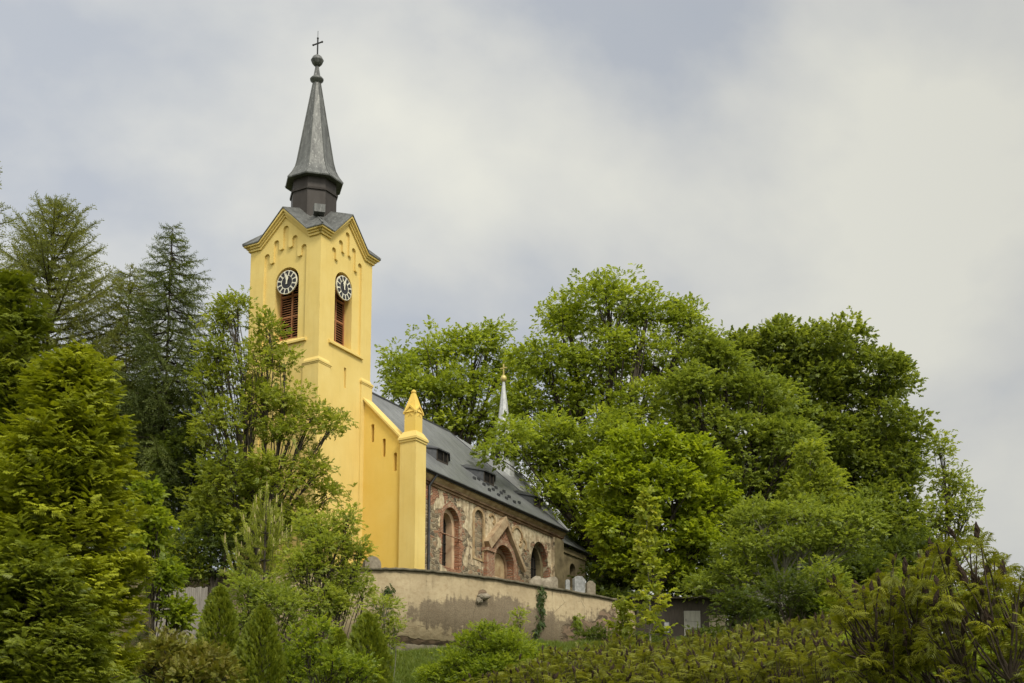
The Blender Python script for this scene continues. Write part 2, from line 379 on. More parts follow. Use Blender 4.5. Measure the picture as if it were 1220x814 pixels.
def bar(bm, p, q, w, h=None, n=4):
    h = h or w
    p, q = Vector(p), Vector(q); d = (q - p).normalized()
    up = Vector((0, 0, 1)) if abs(d.z) < 0.95 else Vector((1, 0, 0))
    s = d.cross(up).normalized(); u = s.cross(d)
    ring = [(math.cos(2 * PI * (i + .5) / n), math.sin(2 * PI * (i + .5) / n)) for i in range(n)]
    k = 1 / math.cos(PI / n) if n == 4 else 1
    prism(bm, [p + s * (a * w / 2 * k) + u * (b * h / 2 * k) for a, b in ring], [q + s * (a * w / 2 * k) + u * (b * h / 2 * k) for a, b in ring])
def lathe(bm, cx, cy, prof, n=16, phase=0.0, cap=True):
    rings = []
    for r, z in prof:
        rings.append([bm.verts.new((cx + r * math.cos(2 * PI * i / n + phase), cy + r * math.sin(2 * PI * i / n + phase), z)) for i in range(n)])
    for a, b in zip(rings, rings[1:]):
        for i in range(n): bm.faces.new((a[i], a[(i + 1) % n], b[(i + 1) % n], b[i]))
    if cap: bm.faces.new(rings[0][::-1]); bm.faces.new(rings[-1])
def sweep(bm, path, prof, closed=False):
    """profile (out, up) mitred along a path in (a,b) given through fn; here used with ready frames"""
    raise NotImplementedError

# ------------------------------------------------------------------ numpy meshes (foliage, trunks)
def np_mesh(name, V, Q, mat, parent=None, tint=None, smooth=False):
    me = bpy.data.meshes.new(name)
    V = np.ascontiguousarray(V, np.float32); Q = np.ascontiguousarray(Q, np.int32)
    me.vertices.add(len(V)); me.vertices.foreach_set('co', V.ravel())
    me.loops.add(Q.size); me.loops.foreach_set('vertex_index', Q.ravel())
    me.polygons.add(len(Q)); me.polygons.foreach_set('loop_start', np.arange(len(Q), dtype=np.int32) * Q.shape[1])
    me.update(calc_edges=True)
    if tint is not None:
        a = me.attributes.new('tint', 'FLOAT', 'FACE'); a.data.foreach_set('value', np.ascontiguousarray(tint, np.float32))
    if smooth: me.polygons.foreach_set('use_smooth', np.ones(len(Q), bool))
    me.materials.append(mat)
    return link_mesh(name, me, parent)
def nrm(v): return v / (np.linalg.norm(v, axis=-1, keepdims=True) + 1e-9)
def instances(tv, tq, pos, xdir, up, scale):
    x = nrm(xdir); y = nrm(np.cross(up, x)); z = np.cross(x, y)
    Mx = np.stack([x, y, z], 1)                       # rows are axes
    V = np.einsum('kj,njc->nkc', tv, Mx) * np.asarray(scale).reshape(-1, 1, 1) + pos[:, None, :]
    n, k = len(pos), len(tv)
    Q = tq[None] + (np.arange(n) * k)[:, None, None]
    return V.reshape(-1, 3), Q.reshape(-1, tq.shape[1])
class Tubes:
    def __init__(s): s.V = []; s.Q = []; s.n = 0
    def add(s, pts, rad, sides=5):
        pts = np.asarray(pts, float); rad = np.broadcast_to(np.asarray(rad, float), (len(pts),))
        d = np.gradient(pts, axis=0); d = nrm(d)
        ref = np.where(np.abs(d[:, 2:3]) < 0.9, np.array([[0, 0, 1.0]]), np.array([[1.0, 0, 0]]))
        ref = np.broadcast_to(ref[0], d.shape)
        a = nrm(np.cross(d, ref)); b = np.cross(d, a)
        th = np.arange(sides) * 2 * PI / sides
        ring = pts[:, None] + rad[:, None, None] * (a[:, None] * np.cos(th)[None, :, None] + b[:, None] * np.sin(th)[None, :, None])
        k = len(pts); i = np.arange(k - 1)[:, None] * sides; j = np.arange(sides)[None]
        q = np.stack([i + j, i + (j + 1) % sides, i + sides + (j + 1) % sides, i + sides + j], -1).reshape(-1, 4) + s.n
        s.V.append(ring.reshape(-1, 3)); s.Q.append(q); s.n += k * sides
    def build(s, name, mat, parent):
        return np_mesh(name, np.concatenate(s.V), np.concatenate(s.Q), mat, parent, smooth=True)
def curve(p, q, rng, bend=0.12, n=6, sag=0.0):
    p = np.asarray(p, float); q = np.asarray(q, float); L = np.linalg.norm(q - p)
    m = (p + q) / 2 + rng.normal(0, bend * L * 0.5, 3) + np.array([0, 0, sag * L])
    t = np.linspace(0, 1, n)[:, None]
    return (1 - t) ** 2 * p + 2 * t * (1 - t) * m + t * t * q

# twig templates: (verts, quads), stem along +x, leaf faces up (+z)
def leaf_quad(base, ang, L, w, droop, fold, tilt=0.0):
    c, s = math.cos(ang), math.sin(ang)
    loc = [(0, 0, 0), (L * .48, w / 2, fold), (L, 0, -droop * L), (L * .48, -w / 2, fold)]
    return [(base[0] + x * c - y * s, base[1] + x * s + y * c, base[2] + z + tilt * y) for x, y, z in loc]
def template(leaves):
    V = []; Q = []
    for lf in leaves:
        k = len(V); V += lf; Q.append((k, k + 1, k + 2, k + 3))
    return np.array(V, float), np.array(Q, int)
rt = random.Random(7)
def tw_broad(nl=7, L=0.5, w=0.3, seed=1):
    r = random.Random(seed); out = []
    for i in range(nl):
        t = i / (nl - 1)
        side = 1 if i % 2 else -1
        ang = side * R(60 - 45 * t + r.uniform(-18, 18)) if i < nl - 1 else r.uniform(-.3, .3)
        out.append(leaf_quad((t * .62, 0, r.uniform(-.06, .06)), ang, L * r.uniform(.8, 1.15), w * r.uniform(.85, 1.15), r.uniform(.0, .45), r.uniform(.0, .06), r.uniform(-.5, .5)))
    return template(out)
def tw_thuja(seed=2):
    r = random.Random(seed); out = [leaf_quad((0, 0, 0), 0, 1.0, 0.07, .12, 0)]
    for i in range(7):
        t = .06 + i * .125
        for sd in (1, -1):
            L = .46 * (1 - .62 * t) * r.uniform(.8, 1.2)
            out.append(leaf_quad((t, 0, -.10 * t * t), sd * R(46 + r.uniform(-8, 8)), L, .105, .2 + r.uniform(0, .2), 0.0, r.uniform(-.3, .3)))
    return template(out)
def tw_needle(seed=3, n=12, ln=.32, w=.052):
    r = random.Random(seed); out = [leaf_quad((0, 0, 0), 0, 1.0, .05, .0, 0)]
    for i in range(n):
        t = i / n; a = i * 2.4
        ly = math.cos(a); lz = math.sin(a) * .7 + .15; L = ln * r.uniform(.8, 1.2)
        b = (t, 0, 0); tip = (t + L * .62, ly * L * .75, lz * L * .75)
        wx = w
        out.append([b, ((b[0] + tip[0]) / 2 + wx, (b[1] + tip[1]) / 2, (b[2] + tip[2]) / 2 + wx * .5), tip, ((b[0] + tip[0]) / 2 - wx, (b[1] + tip[1]) / 2, (b[2] + tip[2]) / 2 - wx * .5)])
    return template(out)
def tw_sumac(seed=4, pairs=9):
    r = random.Random(seed); out = []
    zz = lambda t: .16 * math.sin(t * 2.2) - .42 * t ** 2.2
    for i in range(4):
        t0, t1 = i / 4, (i + 1) / 4
        out.append([(t0, .010, zz(t0)), (t0, -.010, zz(t0)), (t1, -.008, zz(t1)), (t1, .008, zz(t1))])
    for i in range(pairs):
        t = .14 + .84 * i / (pairs - 1)
        for sd in (1, -1):
            L = (.24 + .16 * math.sin(PI * min(1, t * 1.02))) * r.uniform(.85, 1.15) * (.62 if i == pairs - 1 else 1)
            out.append(leaf_quad((t, 0, zz(t)), sd * R(68 - 30 * t), L, .085, .38 + r.uniform(0, .3), .0, r.uniform(-.2, .2)))
    return template(out)
def tw_grass(seed=5, n=9):
    r = random.Random(seed); out = []
    for i in range(n):
        a = r.uniform(0, 2 * PI); h = r.uniform(.6, 1); b = (r.uniform(-.2, .2), r.uniform(-.2, .2), 0); o = r.uniform(.1, .5)
        c, s = math.cos(a), math.sin(a); w = .035
        out.append([(b[0] + s * w, b[1] - c * w, 0), (b[0] - s * w, b[1] + c * w, 0), (b[0] + c * o * .45 - s * w * .7, b[1] + s * o * .45 + c * w * .7, h * .62), (b[0] + c * o, b[1] + s * o, h)])
    return template(out)
T_BROAD = [tw_broad(7, .5, .30, 1), tw_broad(8, .46, .24, 11)]
T_SMALL = [tw_broad(9, .34, .20, 21), tw_broad(8, .36, .18, 22)]
T_MAPLE = [tw_broad(6, .56, .46, 31), tw_broad(6, .52, .42, 32)]
T_ASH = [tw_broad(10, .50, .17, 41), tw_broad(9, .46, .19, 42)]
T_THUJA = [tw_thuja(2), tw_thuja(3)]
T_NEEDLE = [tw_needle(3), tw_needle(4)]
T_BRUSH = [tw_needle(5, 22, .42, .05), tw_needle(6, 22, .42, .05)]
T_SUMAC = [tw_sumac(4), tw_sumac(5, 8)]
T_GRASS = [tw_grass(5), tw_grass(6)]

class Leaves:
    def __init__(s): s.V = []; s.Q = []; s.T = []; s.n = 0
    def add(s, tmpl, pos, xdir, up, scale, tint):
        if len(pos) == 0: return
        parts = np.arange(len(pos)) % len(tmpl)
        for i, (tv, tq) in enumerate(tmpl):
            m = parts == i
            if not m.any(): continue
            V, Q = instances(tv, tq, pos[m], xdir[m], up[m], np.broadcast_to(scale, (len(pos),))[m])
            s.V.append(V); s.Q.append(Q + s.n); s.n += len(V); s.T.append(np.repeat(np.clip(tint[m], 0, 1), len(tq)))
    def build(s, name, mat, parent):
        return np_mesh(name, np.concatenate(s.V), np.concatenate(s.Q), mat, parent, np.concatenate(s.T))

LEAFCOUNT = [0]
def crown_tree(name, label, cat, Y, lobes, base_x, mat, seed, tmpl=None, twig=0.55, dens=1.1, clump=0.9, per=14, flat=0.5, trunk_r=0.35,
               fork=0.35, bark='bark', group=None, outward=0.5, upw=1.0, tipup=0.1, base_z=None, limbs=26, inner=0.5, crown_name='crown', multi=1, depth=1.0, low=-0.55, bough=None, fill=1.15):
    """tree or shrub: lobes = (x, y, rx, ry[, depth offset m]) in photo px at distance Y; 3-D ellipsoids clothed in leaf clumps on real limbs"""
    rng = np.random.default_rng(seed); tmpl = tmpl or T_BROAD
    bough = bough or clump * 1.15
    cen = []; rad = []
    for lb in lobes:
        dd = lb[4] if len(lb) > 4 else rng.uniform(-.35, .35) * lb[2] / ppm(Y)
        cen.append(at(lb[0], lb[1], Y + dd)); k = ppm(Y + dd); rad.append((lb[2] / k, lb[2] / k * depth, lb[3] / k * 1.04))
    cen = np.array(cen); rad = np.array(rad)
    bx = at(base_x, 790, Y); bz = float(ground_z(bx[0], Y)) if base_z is None else base_z
    base = np.array([bx[0], Y, bz])
    root = empty(name, base, label, cat, group)
    cen = cen - base
    LV = Leaves(); TB = Tubes(); ctr = cen.mean(0)
    top = cen[:, 2].max(); fz = max(0.25, (cen[:, 2] - rad[:, 2]).min() * 0.6 + top * fork * 0.4)
    forkp = np.array([ctr[0] * .4, ctr[1] * .4, fz])
    if multi == 1:
        TB.add(curve((0, 0, -.3), forkp, rng, .05, 6), np.linspace(trunk_r * 1.25, trunk_r * .8, 6), 8)
    for i in range(len(cen)):
        c, r = cen[i], rad[i]
        st = forkp if multi == 1 else np.array([rng.normal(0, .15), rng.normal(0, .15), -.2])
        lr = trunk_r * .62 * min(1, (r.prod() ** (1 / 3)) / (rad.prod(1) ** (1 / 3)).max() + .25)
        if len(lobes[i]) > 4 and lobes[i][4] < -10: lr *= .3
        pl = curve(st, c - np.array([0, 0, r[2] * .25]), rng, .10, 8, .05)
        TB.add(pl, np.linspace(lr, lr * .42, 8), 6)
        # boughs: smaller rounded masses standing out of the lobe, each clothed mostly on its upper side
        area = 4 * PI * ((r[0] * r[1]) ** 1.6 / 3 + 2 * (r[0] * r[2]) ** 1.6 / 3) ** (1 / 1.6)
        br_ = bough * rng.uniform(.75, 1.3, 400); nb_ = max(4, int(area / (PI * bough ** 2) * fill)); nb_ = min(nb_, 400)
        bd = nrm(rng.normal(0, 1, (nb_ * 3, 3))); bd = bd[bd[:, 2] > low - .3 * rng.random(nb_ * 3)][:nb_]; nb_ = len(bd)
        ph = rng.uniform(0, 6.28, 3)
        f = 1.0 - inner * rng.random(nb_) ** 1.6 + (rng.random(nb_) < .18) * rng.uniform(0, .16, nb_) + .09 * np.sin(bd[:, 0] * 5 + ph[0]) * np.sin(bd[:, 1] * 4 + ph[1]) + .08 * np.sin(bd[:, 2] * 6 + bd[:, 0] * 4 + ph[2])
        bc = c + bd * np.maximum(r - bough * .6, r * .35) * f[:, None]
        keep = np.ones(nb_, bool)
        for j in range(len(cen)):
            if j != i: keep &= (((bc - cen[j]) / rad[j]) ** 2).sum(1) > .38
        bc, bd, brr = bc[keep], bd[keep], br_[:nb_][keep]
        ok = bc[:, 2] > .15; bc, bd, brr = bc[ok], bd[ok], brr[ok]
        if len(bc) == 0: continue
        for q in rng.permutation(len(bc))[:limbs]:
            s = pl[rng.integers(3, 8)]; TB.add(curve(s, bc[q] - [0, 0, brr[q] * .3], rng, .14, 6, .06), np.linspace(lr * .34, .022, 6), 4)
        N = len(bc); m = max(8, int(per * (bough / .9) ** 1.4 * dens * 3.2 * (.55 / twig) ** 1.5))
        d = rng.normal(0, 1, (N, m, 3)); d[..., 2] += .35; d = nrm(d)
        sh = (1.0 - .55 * rng.random((N, m)) ** 1.5)[..., None]
        g = d * sh * np.array([1.12, 1.12, .72]) * brr[:, None, None]
        g *= (1 + .25 * np.sin(d[..., :1] * 6 + bc[:, None, :1] * 3) * np.sin(d[..., 1:2] * 5 + bc[:, None, 1:2] * 2))
        pos = (bc[:, None] + g).reshape(-1, 3); dd_ = d.reshape(-1, 3); out = np.repeat(bd, m, 0)
        hor = dd_ * np.array([1, 1, .35])
        xd = hor * .9 + out * outward * .6 + rng.normal(0, .38, pos.shape) + np.array([0, 0, tipup])
        up = np.array([0, 0, 1.0]) * upw + dd_ * .55 + out * .2 + rng.normal(0, .36, pos.shape)
        ti = np.repeat(rng.normal(.5, .17, N), m) + rng.normal(0, .17, N * m)
        LV.add(tmpl, pos, xd, up, twig * rng.uniform(.7, 1.25, len(pos)), ti)
    TB.build('trunk', M[bark], root)
    LV.build(crown_name, mat, root); LEAFCOUNT[0] += sum(len(q) for q in LV.Q)
    return root

def conifer(name, label, cat, Y, x, ytop, prof, mat, seed, droop=0.35, upturn=0.3, spacing=0.42, nb=6, twig=0.42, trunk_r=0.2, sparse=1.0, ascend=0.0, hang=0.5, base_z=None, bare=0.2, step=0.28, tmpl=None, group=None, zmin=1.0):
    """spruce-like tree: prof = [(y px, half width px)...] from the top down"""
    rng = np.random.default_rng(seed); tmpl = tmpl or T_NEEDLE
    topP = at(x, ytop, Y); bz = float(ground_z(topP[0], Y)) if base_z is None else base_z
    base = np.array([topP[0], Y, bz]); H = topP[2] - bz
    root = empty(name, base, label, cat, group)
    zs = np.array([at(x, p[0], Y)[2] - bz for p in prof]); hw = np.array([p[1] / ppm(Y) for p in prof])
    TB = Tubes(); LV = Leaves()
    tp = np.stack([.04 * np.sin(np.linspace(0, 5, 10)), np.zeros(10), np.linspace(-.3, H, 10)], 1)
    TB.add(tp, np.linspace(trunk_r, .03, 10), 8)
    P = []; X = []; U = []; S = []; Tn = []
    z = H - .15
    while z > zmin:
        rl = np.interp(-z, -zs, hw)
        k = max(3, int(nb * min(1, .5 + rl / 1.5)))
        a0 = rng.uniform(0, 6.28)
        for b in range(k):
            if rng.random() > sparse: continue
            a = a0 + 2 * PI * b / k + rng.normal(0, .25); L = rl * rng.uniform(.62, 1.18) + .12
            o = np.array([math.cos(a), math.sin(a), 0])
            t = np.linspace(0, 1, 6)[:, None]
            pts = np.array([0, 0, z + rng.normal(0, .1)]) + o * L * t + np.array([0, 0, 1.0]) * L * (ascend * t - droop * t + upturn * t ** 2.2)
            TB.add(pts, np.linspace(.012 + .018 * L, .008, 6), 4)
            m = max(3, int(L / step)); bt = rng.normal(0, .18)
            for q in range(m):
                tt = bare + (1 - bare) * (q + .6) / m
                p = np.array([np.interp(tt, t[:, 0], pts[:, i]) for i in range(3)]); dirn = pts[min(5, int(tt * 5) + 1)] - pts[int(tt * 4.99)]
                dirn = dirn / (np.linalg.norm(dirn) + 1e-6); side = np.cross(dirn, [0, 0, 1])
                sl_ = (.35 + .9 * (1 - tt)) 
                for sd in (1, -1, 0):
                    if sd == 0:
                        xd = dirn + rng.normal(0, .15, 3)
                    else: xd = side * sd * .9 + dirn * .75 + np.array([0, 0, -hang * rng.random()]) + rng.normal(0, .15, 3)
                    ns = 1 if sd == 0 else max(1, int(sl_ * L * .5 / twig + .5))
                    xd = xd / np.linalg.norm(xd)
                    for e in range(ns):
                        P.append(p + xd * twig * .8 * e + np.array([0, 0, -.06 * e * e * hang])); X.append(xd + np.array([0, 0, -.3 * e * hang])); U.append(np.array([0, 0, 1]) + rng.normal(0, .3, 3)); S.append(twig * rng.uniform(.75, 1.2)); Tn.append(.5 + bt + rng.normal(0, .15))
        z -= spacing * rng.uniform(.8, 1.2) * (1.0 if z < H * .9 else .75)
    LV.add(tmpl, np.array(P), np.array(X), np.array(U), np.array(S), np.array(Tn))
    TB.build('trunk', M['bark'], root); LV.build('crown', mat, root); LEAFCOUNT[0] += sum(len(q) for q in LV.Q)
    return root

def hedge_thuja(name, label, cat, Y, x, ytop, ybase, halfw, mat, seed, n=2600, size=.30, group=None):
    """narrow thuja: upright flat sprays on a tapered column"""
    rng = np.random.default_rng(seed)
    topP = at(x, ytop, Y); bz = float(ground_z(topP[0], Y)); base = np.array([topP[0], Y, bz]); H = topP[2] - bz
    root = empty(name, base, label, cat, group)
    TB = Tubes(); TB.add(np.array([[0, 0, -.2], [0, 0, H * .5], [0.02, 0, H * .93]]), [.07, .05, .015], 6)
    LV = Leaves(); w = halfw / ppm(Y)
    t = rng.random(n) ** .9; a = rng.uniform(0, 2 * PI, n)
    rr = w * np.minimum(1, 1.75 * (1 - t) ** .62) * np.clip(.55 + t * 4, 0, 1)
    ph = rng.uniform(0, 6, 2)
    rr = rr * (1 + .10 * np.sin(3 * a + ph[0] + t * 4) + .08 * np.sin(7 * a + t * 17 + ph[1])) * (1 - .45 * rng.random(n) ** 2)
    o = np.stack([np.cos(a), np.sin(a), np.zeros(n)], 1)
    pos = o * rr[:, None] + np.stack([np.zeros(n), np.zeros(n), t * H * .96], 1)
    for i in range(40):
        j = rng.integers(n); TB.add(curve((0, 0, pos[j, 2] * .8), pos[j], rng, .1, 4), [.02, .015, .01, .006], 4)
    xd = o * .55 + np.array([0, 0, 1.0]) + rng.normal(0, .3, (n, 3)); tang = np.stack([-np.sin(a), np.cos(a), np.zeros(n)], 1)
    LV.add(T_THUJA, pos, xd, tang + rng.normal(0, .5, (n, 3)), size * rng.uniform(.65, 1.2, n), rng.normal(.5, .22, n))
    TB.build('trunk', M['bark'], root); LV.build('crown', mat, root); LEAFCOUNT[0] += n * 15
    return root

# ================================================================== SETTING: ground
def ground_sheet():
    xs = np.concatenate([np.linspace(-2500, -200, 8), np.linspace(-150, 150, 61), np.linspace(200, 2500, 8)])
    ys = np.concatenate([[-400, -150, -60, -20, -5], np.linspace(0, 160, 81), np.linspace(175, 400, 12), [600, 1000, 2000, 3500]])
    X, Y = np.meshgrid(xs, ys); Z = ground_z(X, np.maximum(Y, 0))
    V = np.stack([X, Y, Z], -1).reshape(-1, 3); nx = len(xs)
    i = np.arange(len(ys) - 1)[:, None] * nx; j = np.arange(nx - 1)[None]
    Q = np.stack([i + j, i + j + 1, i + nx + j + 1, i + nx + j], -1).reshape(-1, 4)
    k = NT('rough_grass_soil'); co = k.coord(); a = k.noise(co, .25, 6); b = k.noise(co, 3, 6)
    c = k.mix(k.ramp(a, [(.4, 0.), (.65, 1.)]), (0.045, 0.065, 0.014), (0.075, 0.09, 0.02)); c = k.mix(k.ramp(b, [(.5, 0.), (.7, .7)]), c, (0.035, 0.032, 0.014))
    k.bsdf(c, .95, b, .6, .1, spec=.1)
    g = np_mesh('ground', V, Q, k.m, smooth=True); tag(g, 'rough grassy hillside rising to the church', 'ground', kind='structure')
ground_sheet()

# ================================================================== RETAINING WALL and churchyard
ZW = at(470, 677.3, 80)[2]
wall_px = [(-110, 716), (-20, 704), (60, 695), (120, 689), (180, 685.5), (250, 682), (340, 678.5), (440, 676.5), (480, 677.5), (520, 680), (560, 684.5), (600, 690), (650, 698.5), (700, 707), (735, 713.5)]
ctrl = [atz(x, y, ZW) for x, y in wall_px]
def smooth_path(pts, per=8):
    out = []
    P = [np.array(p[:2]) for p in pts]
    for i in range(len(P) - 1):
        p0 = P[max(i - 1, 0)]; p1 = P[i]; p2 = P[i + 1]; p3 = P[min(i + 2, len(P) - 1)]
        for t in np.linspace(0, 1, per, endpoint=False):
            out.append(.5 * (2 * p1 + (p2 - p0) * t + (2 * p0 - 5 * p1 + 4 * p2 - p3) * t * t + (3 * p1 - p0 - 3 * p2 + p3) * t ** 3))
    out.append(P[-1]); return np.array(out)
WP = smooth_path(ctrl)
WP = np.vstack([WP, WP[-1] + np.array([[.9, 1.2], [1.4, 3.2], [1.6, 6.0]])])
WS = np.concatenate([[0], np.cumsum(np.linalg.norm(np.diff(WP, axis=0), axis=1))])
def wall_s(x):
    """arc length along the wall for a photo column"""
    pr = np.array([610 + FPX * p[0] / (p[1] * math.cos(PITCH) + (ZW - CAMZ) * math.sin(PITCH)) for p in WP]); m = len(WP) - 3
    return float(np.interp(x, pr[:m], WS[:m]))
def wall_pt(s, z, off=0.0):
    i = min(max(np.searchsorted(WS, s) - 1, 0), len(WS) - 2); t = (s - WS[i]) / (WS[i + 1] - WS[i])
    p = WP[i] * (1 - t) + WP[i + 1] * t; d = WP[i + 1] - WP[i]; d = d / np.linalg.norm(d); n = np.array([d[1], -d[0]])
    p = p + n * off; return np.array([p[0], p[1], z])
def wnormals():
    d = np.gradient(WP, axis=0); d /= np.linalg.norm(d, axis=1, keepdims=True); return np.stack([d[:, 1], -d[:, 0]], 1)
WN = wnormals()
def wall_strip(name, prof, mat, parent, closed=True, jag=0.0, seed=0):
    """extrude profile [(outward offset, z)] along the wall path; UV = (arc length, z - top)"""
    rng = np.random.default_rng(seed)
    n = len(prof); V = []; 
    for p, nn in zip(WP, WN):
        jz = rng.normal(0, jag); jo = rng.normal(0, jag)
        for o, z in prof: q = p + nn * (o + jo); V.append((q[0], q[1], z + jz))
    Q = []; UV = []
    per = np.concatenate([[0], np.cumsum([math.hypot(prof[(i + 1) % n][0] - prof[i][0], prof[(i + 1) % n][1] - prof[i][1]) for i in range(n)])])
    for i in range(len(WP) - 1):
        for j in range(n if closed else n - 1):
            a, b = i * n + j, i * n + (j + 1) % n
            Q.append((a, a + n, b + n, b))
            UV += [(WS[i], prof[j][1] - ZW), (WS[i + 1], prof[j][1] - ZW), (WS[i + 1], prof[(j + 1) % n][1] - ZW), (WS[i], prof[(j + 1) % n][1] - ZW)]
    o = np_mesh(name, np.array(V), np.array(Q), mat, parent)
    uv = o.data.uv_layers.new(name='UVMap'); uv.data.foreach_set('uv', np.array(UV, np.float32).ravel())
    return o
rw = empty('retaining_wall', (WP[40][0], WP[40][1], ZW - 4.6), 'long curved cream rendered churchyard wall with a dark damp stain below its flat coping', 'wall')
k, uv, n1, n2, n3, c, st = m_retaining()
s0, s1, s2, s3 = wall_s(487), wall_s(645), wall_s(690), wall_s(735)
edge = k.math('MULTIPLY_ADD', st, 1.1, k.math('MULTIPLY_ADD', n2, .9, -.93))
sm = blob_mask(k, uv, [((wall_s(530)), -2.55, 3.2, 1.15), (wall_s(565), -2.3, 3.2, 1.3), (wall_s(600), -2.0, 3.0, 1.35), (wall_s(640), -2.6, 3.4, 1.7), (wall_s(680), -3.2, 4.2, 2.0), (wall_s(600), -3.3, 5.0, 1.5), (wall_s(725), -2.6, 3.0, 2.4)], edge)  # damp stain; the right end blob also paints in shade under the trees
c = k.mix(k.math('MULTIPLY', k.math('MULTIPLY', k.ramp(sm, [(.26, 0.), (.46, 1.)]), k.ramp(n3, [(.3, .55), (.6, 1.)])), .78), c, (0.072, 0.055, 0.042))
er = blob_mask(k, uv, [(wall_s(690), -2.9, 1.9, 1.7), (wall_s(725), -2.6, 2.6, 2.6), (wall_s(575), -1.0, .55, .35), (wall_s(500), -4.3, 6.0, .5)], k.math('MULTIPLY_ADD', n1, 1.6, -.80))
rub = k.n('ShaderNodeTexVoronoi', {'Vector': k.n('ShaderNodeMapping', {'Vector': uv, 'Scale': (2.4, 4.2, 1)}).outputs[0], 'Scale': 1.0})
rubc = k.ramp(k.n('ShaderNodeSeparateColor', {'Color': rub.outputs['Color']}).outputs[0], [(0., (.06, .045, .03)), (.5, (.13, .095, .06)), (1., (.19, .13, .085))])
ehole = k.ramp(er, [(.30, 0.), (.36, 1.)]); c = k.mix(ehole, c, rubc)
topd = k.n('ShaderNodeSeparateXYZ', {'Vector': uv}).outputs['Y']
drip = k.math('MULTIPLY', k.ramp(k.math('ADD', topd, k.math('MULTIPLY', st, 1.2)), [(.18, 0.), (.55, 1.)]), .45)
c = k.mix(drip, c, (.13, .11, .06))
# thin wandering cracks
cr = k.n('ShaderNodeTexVoronoi', {'Vector': k.n('ShaderNodeMapping', {'Vector': k.mix(.12, uv, k.n('ShaderNodeTexNoise', {'Vector': uv, 'Scale': 2.0}).outputs['Color']), 'Scale': (.36, .30, 1)}).outputs[0], 'Scale': 1.0}, feature='DISTANCE_TO_EDGE')
crk = k.math('MULTIPLY', k.ramp(cr.outputs['Distance'], [(.002, 1.), (.007, 0.)]), k.ramp(n1, [(.48, 0.), (.55, 1.)]))
c = k.mix(k.math('MULTIPLY', crk, .7), c, (.08, .06, .04))
k.bsdf(c, .93, k.math('ADD', k.math('ADD', n2, k.math('MULTIPLY', n3, .35)), k.math('MULTIPLY', ehole, -1.2)), .7, .06, spec=.1)
M['retaining'] = k.m
wall_strip('wall_face', [(0, ZW - 5.4), (0, ZW - .14), (-.6, ZW - .14), (-.6, ZW - 5.4)], M['retaining'], rw)
wall_strip('coping', [(.12, ZW - .14), (.11, ZW - .02), (-.05, ZW + .03), (-.68, ZW + .02), (-.70, ZW - .135)], M['coping'], rw, jag=.015, seed=3)
wall_strip('plinth', [(.10, ZW - 5.4), (.10, ZW - 4.42), (.003, ZW - 4.32), (.003, ZW - 5.4)], M['coping'], rw, jag=.02, seed=4)
# broken stone spout and rough stones where the render fell away
def rock(bm, p, r, seed, flat=.7):
    rr = random.Random(seed); ret = bmesh.ops.create_icosphere(bm, subdivisions=2, radius=1.0)
    for v in ret['verts']:
        v.co = Vector((v.co.x * r[0], v.co.y * r[1], v.co.z * r[2])) * (1 + .22 * math.sin(v.co.x * 4 + seed) * math.cos(v.co.y * 5 + seed) + rr.uniform(-.07, .07)) + Vector(p)
bm = bmesh.new(); q = wall_pt(wall_s(575), ZW - 1.25, .12); rock(bm, q, (.42, .3, .20), 3); q2 = wall_pt(wall_s(570), ZW - 1.5, .08); rock(bm, q2, (.22, .2, .2), 5)
o = from_bm('stone_bracket', bm, M['stone']); o.parent = rw; o.matrix_parent_inverse = Matrix.Translation(rw.location).inverted()
for o in list(rw.children): o.matrix_parent_inverse = Matrix.Translation(rw.location).inverted()

# churchyard terrace behind the wall
bm = bmesh.new(); cy = [(float(p[0] - n[0] * .35), float(p[1] - n[1] * .35)) for p, n in zip(WP, WN)]
poly = cy + [(cy[-1][0] + 1, 150), (-70, 150), (cy[0][0] - 8, cy[0][1])]
tr = tessellate_polygon([[Vector((*p, 0)) for p in poly]])
vs = [bm.verts.new((p[0], p[1], ZW - .12)) for p in poly]
for t in tr: bm.faces.new([vs[i] for i in t])
k = NT('churchyard_grass'); co = k.coord(); k.bsdf(k.mix(k.ramp(k.noise(co, .6, 6), [(.4, 0.), (.6, 1.)]), (.05, .065, .018), (.10, .085, .045)), .95, k.noise(co, 8, 4), .5, .05, spec=.1)
o = from_bm('churchyard', bm, k.m); tag(o, 'grassy churchyard terrace behind the wall', 'ground', kind='structure')

# ================================================================== CHURCH (local axes: x east along the nave, y north, z up from the floor)
ch = empty('church', (O[0], O[1], ZB), 'yellow village church with a clock tower, pointed spire and long nave of peeling plaster', 'church', rz=PI / 2 - AZ)
A, B = 5.9, 5.7
fW = lambda a, b, d: (d, a, b)
fS = lambda a, b, d: (a, d, b)
fN = lambda a, b, d: (a, A - d, b)
fE = lambda a, b, d: (B - d, a, b)
def gable_outline(w, z0, zc, za, g=.95):
    return [(0, z0), (w, z0), (w, zc), (w - g, zc), (w / 2, za), (g, zc), (0, zc)]
def field(w, m=1.18):
    f0, f1 = m, w - m; aw = .45; pw = ((f1 - f0) - 5 * aw) / 4
    tops = [23.25, 24.05, 24.9, 24.05, 23.25]; low = [22.55, 23.35, 23.35, 22.55]
    pts = [(f0, 16.72), (f1, 16.72)]
    for i in range(4, -1, -1):
        a0 = f0 + i * (aw + pw); a1 = a0 + aw; zs = tops[i] - aw / 2
        for t in range(9):
            th = PI * t / 8; pts.append(((a0 + a1) / 2 + aw / 2 * math.cos(th), zs + aw / 2 * math.sin(th)))
        if i:
            pts.append((a0, low[i - 1])); pts.append((a0 - pw * .5, low[i - 1] - .06)); pts.append((a0 - pw, low[i - 1]))
    return pts
bm = bmesh.new()
e = .003
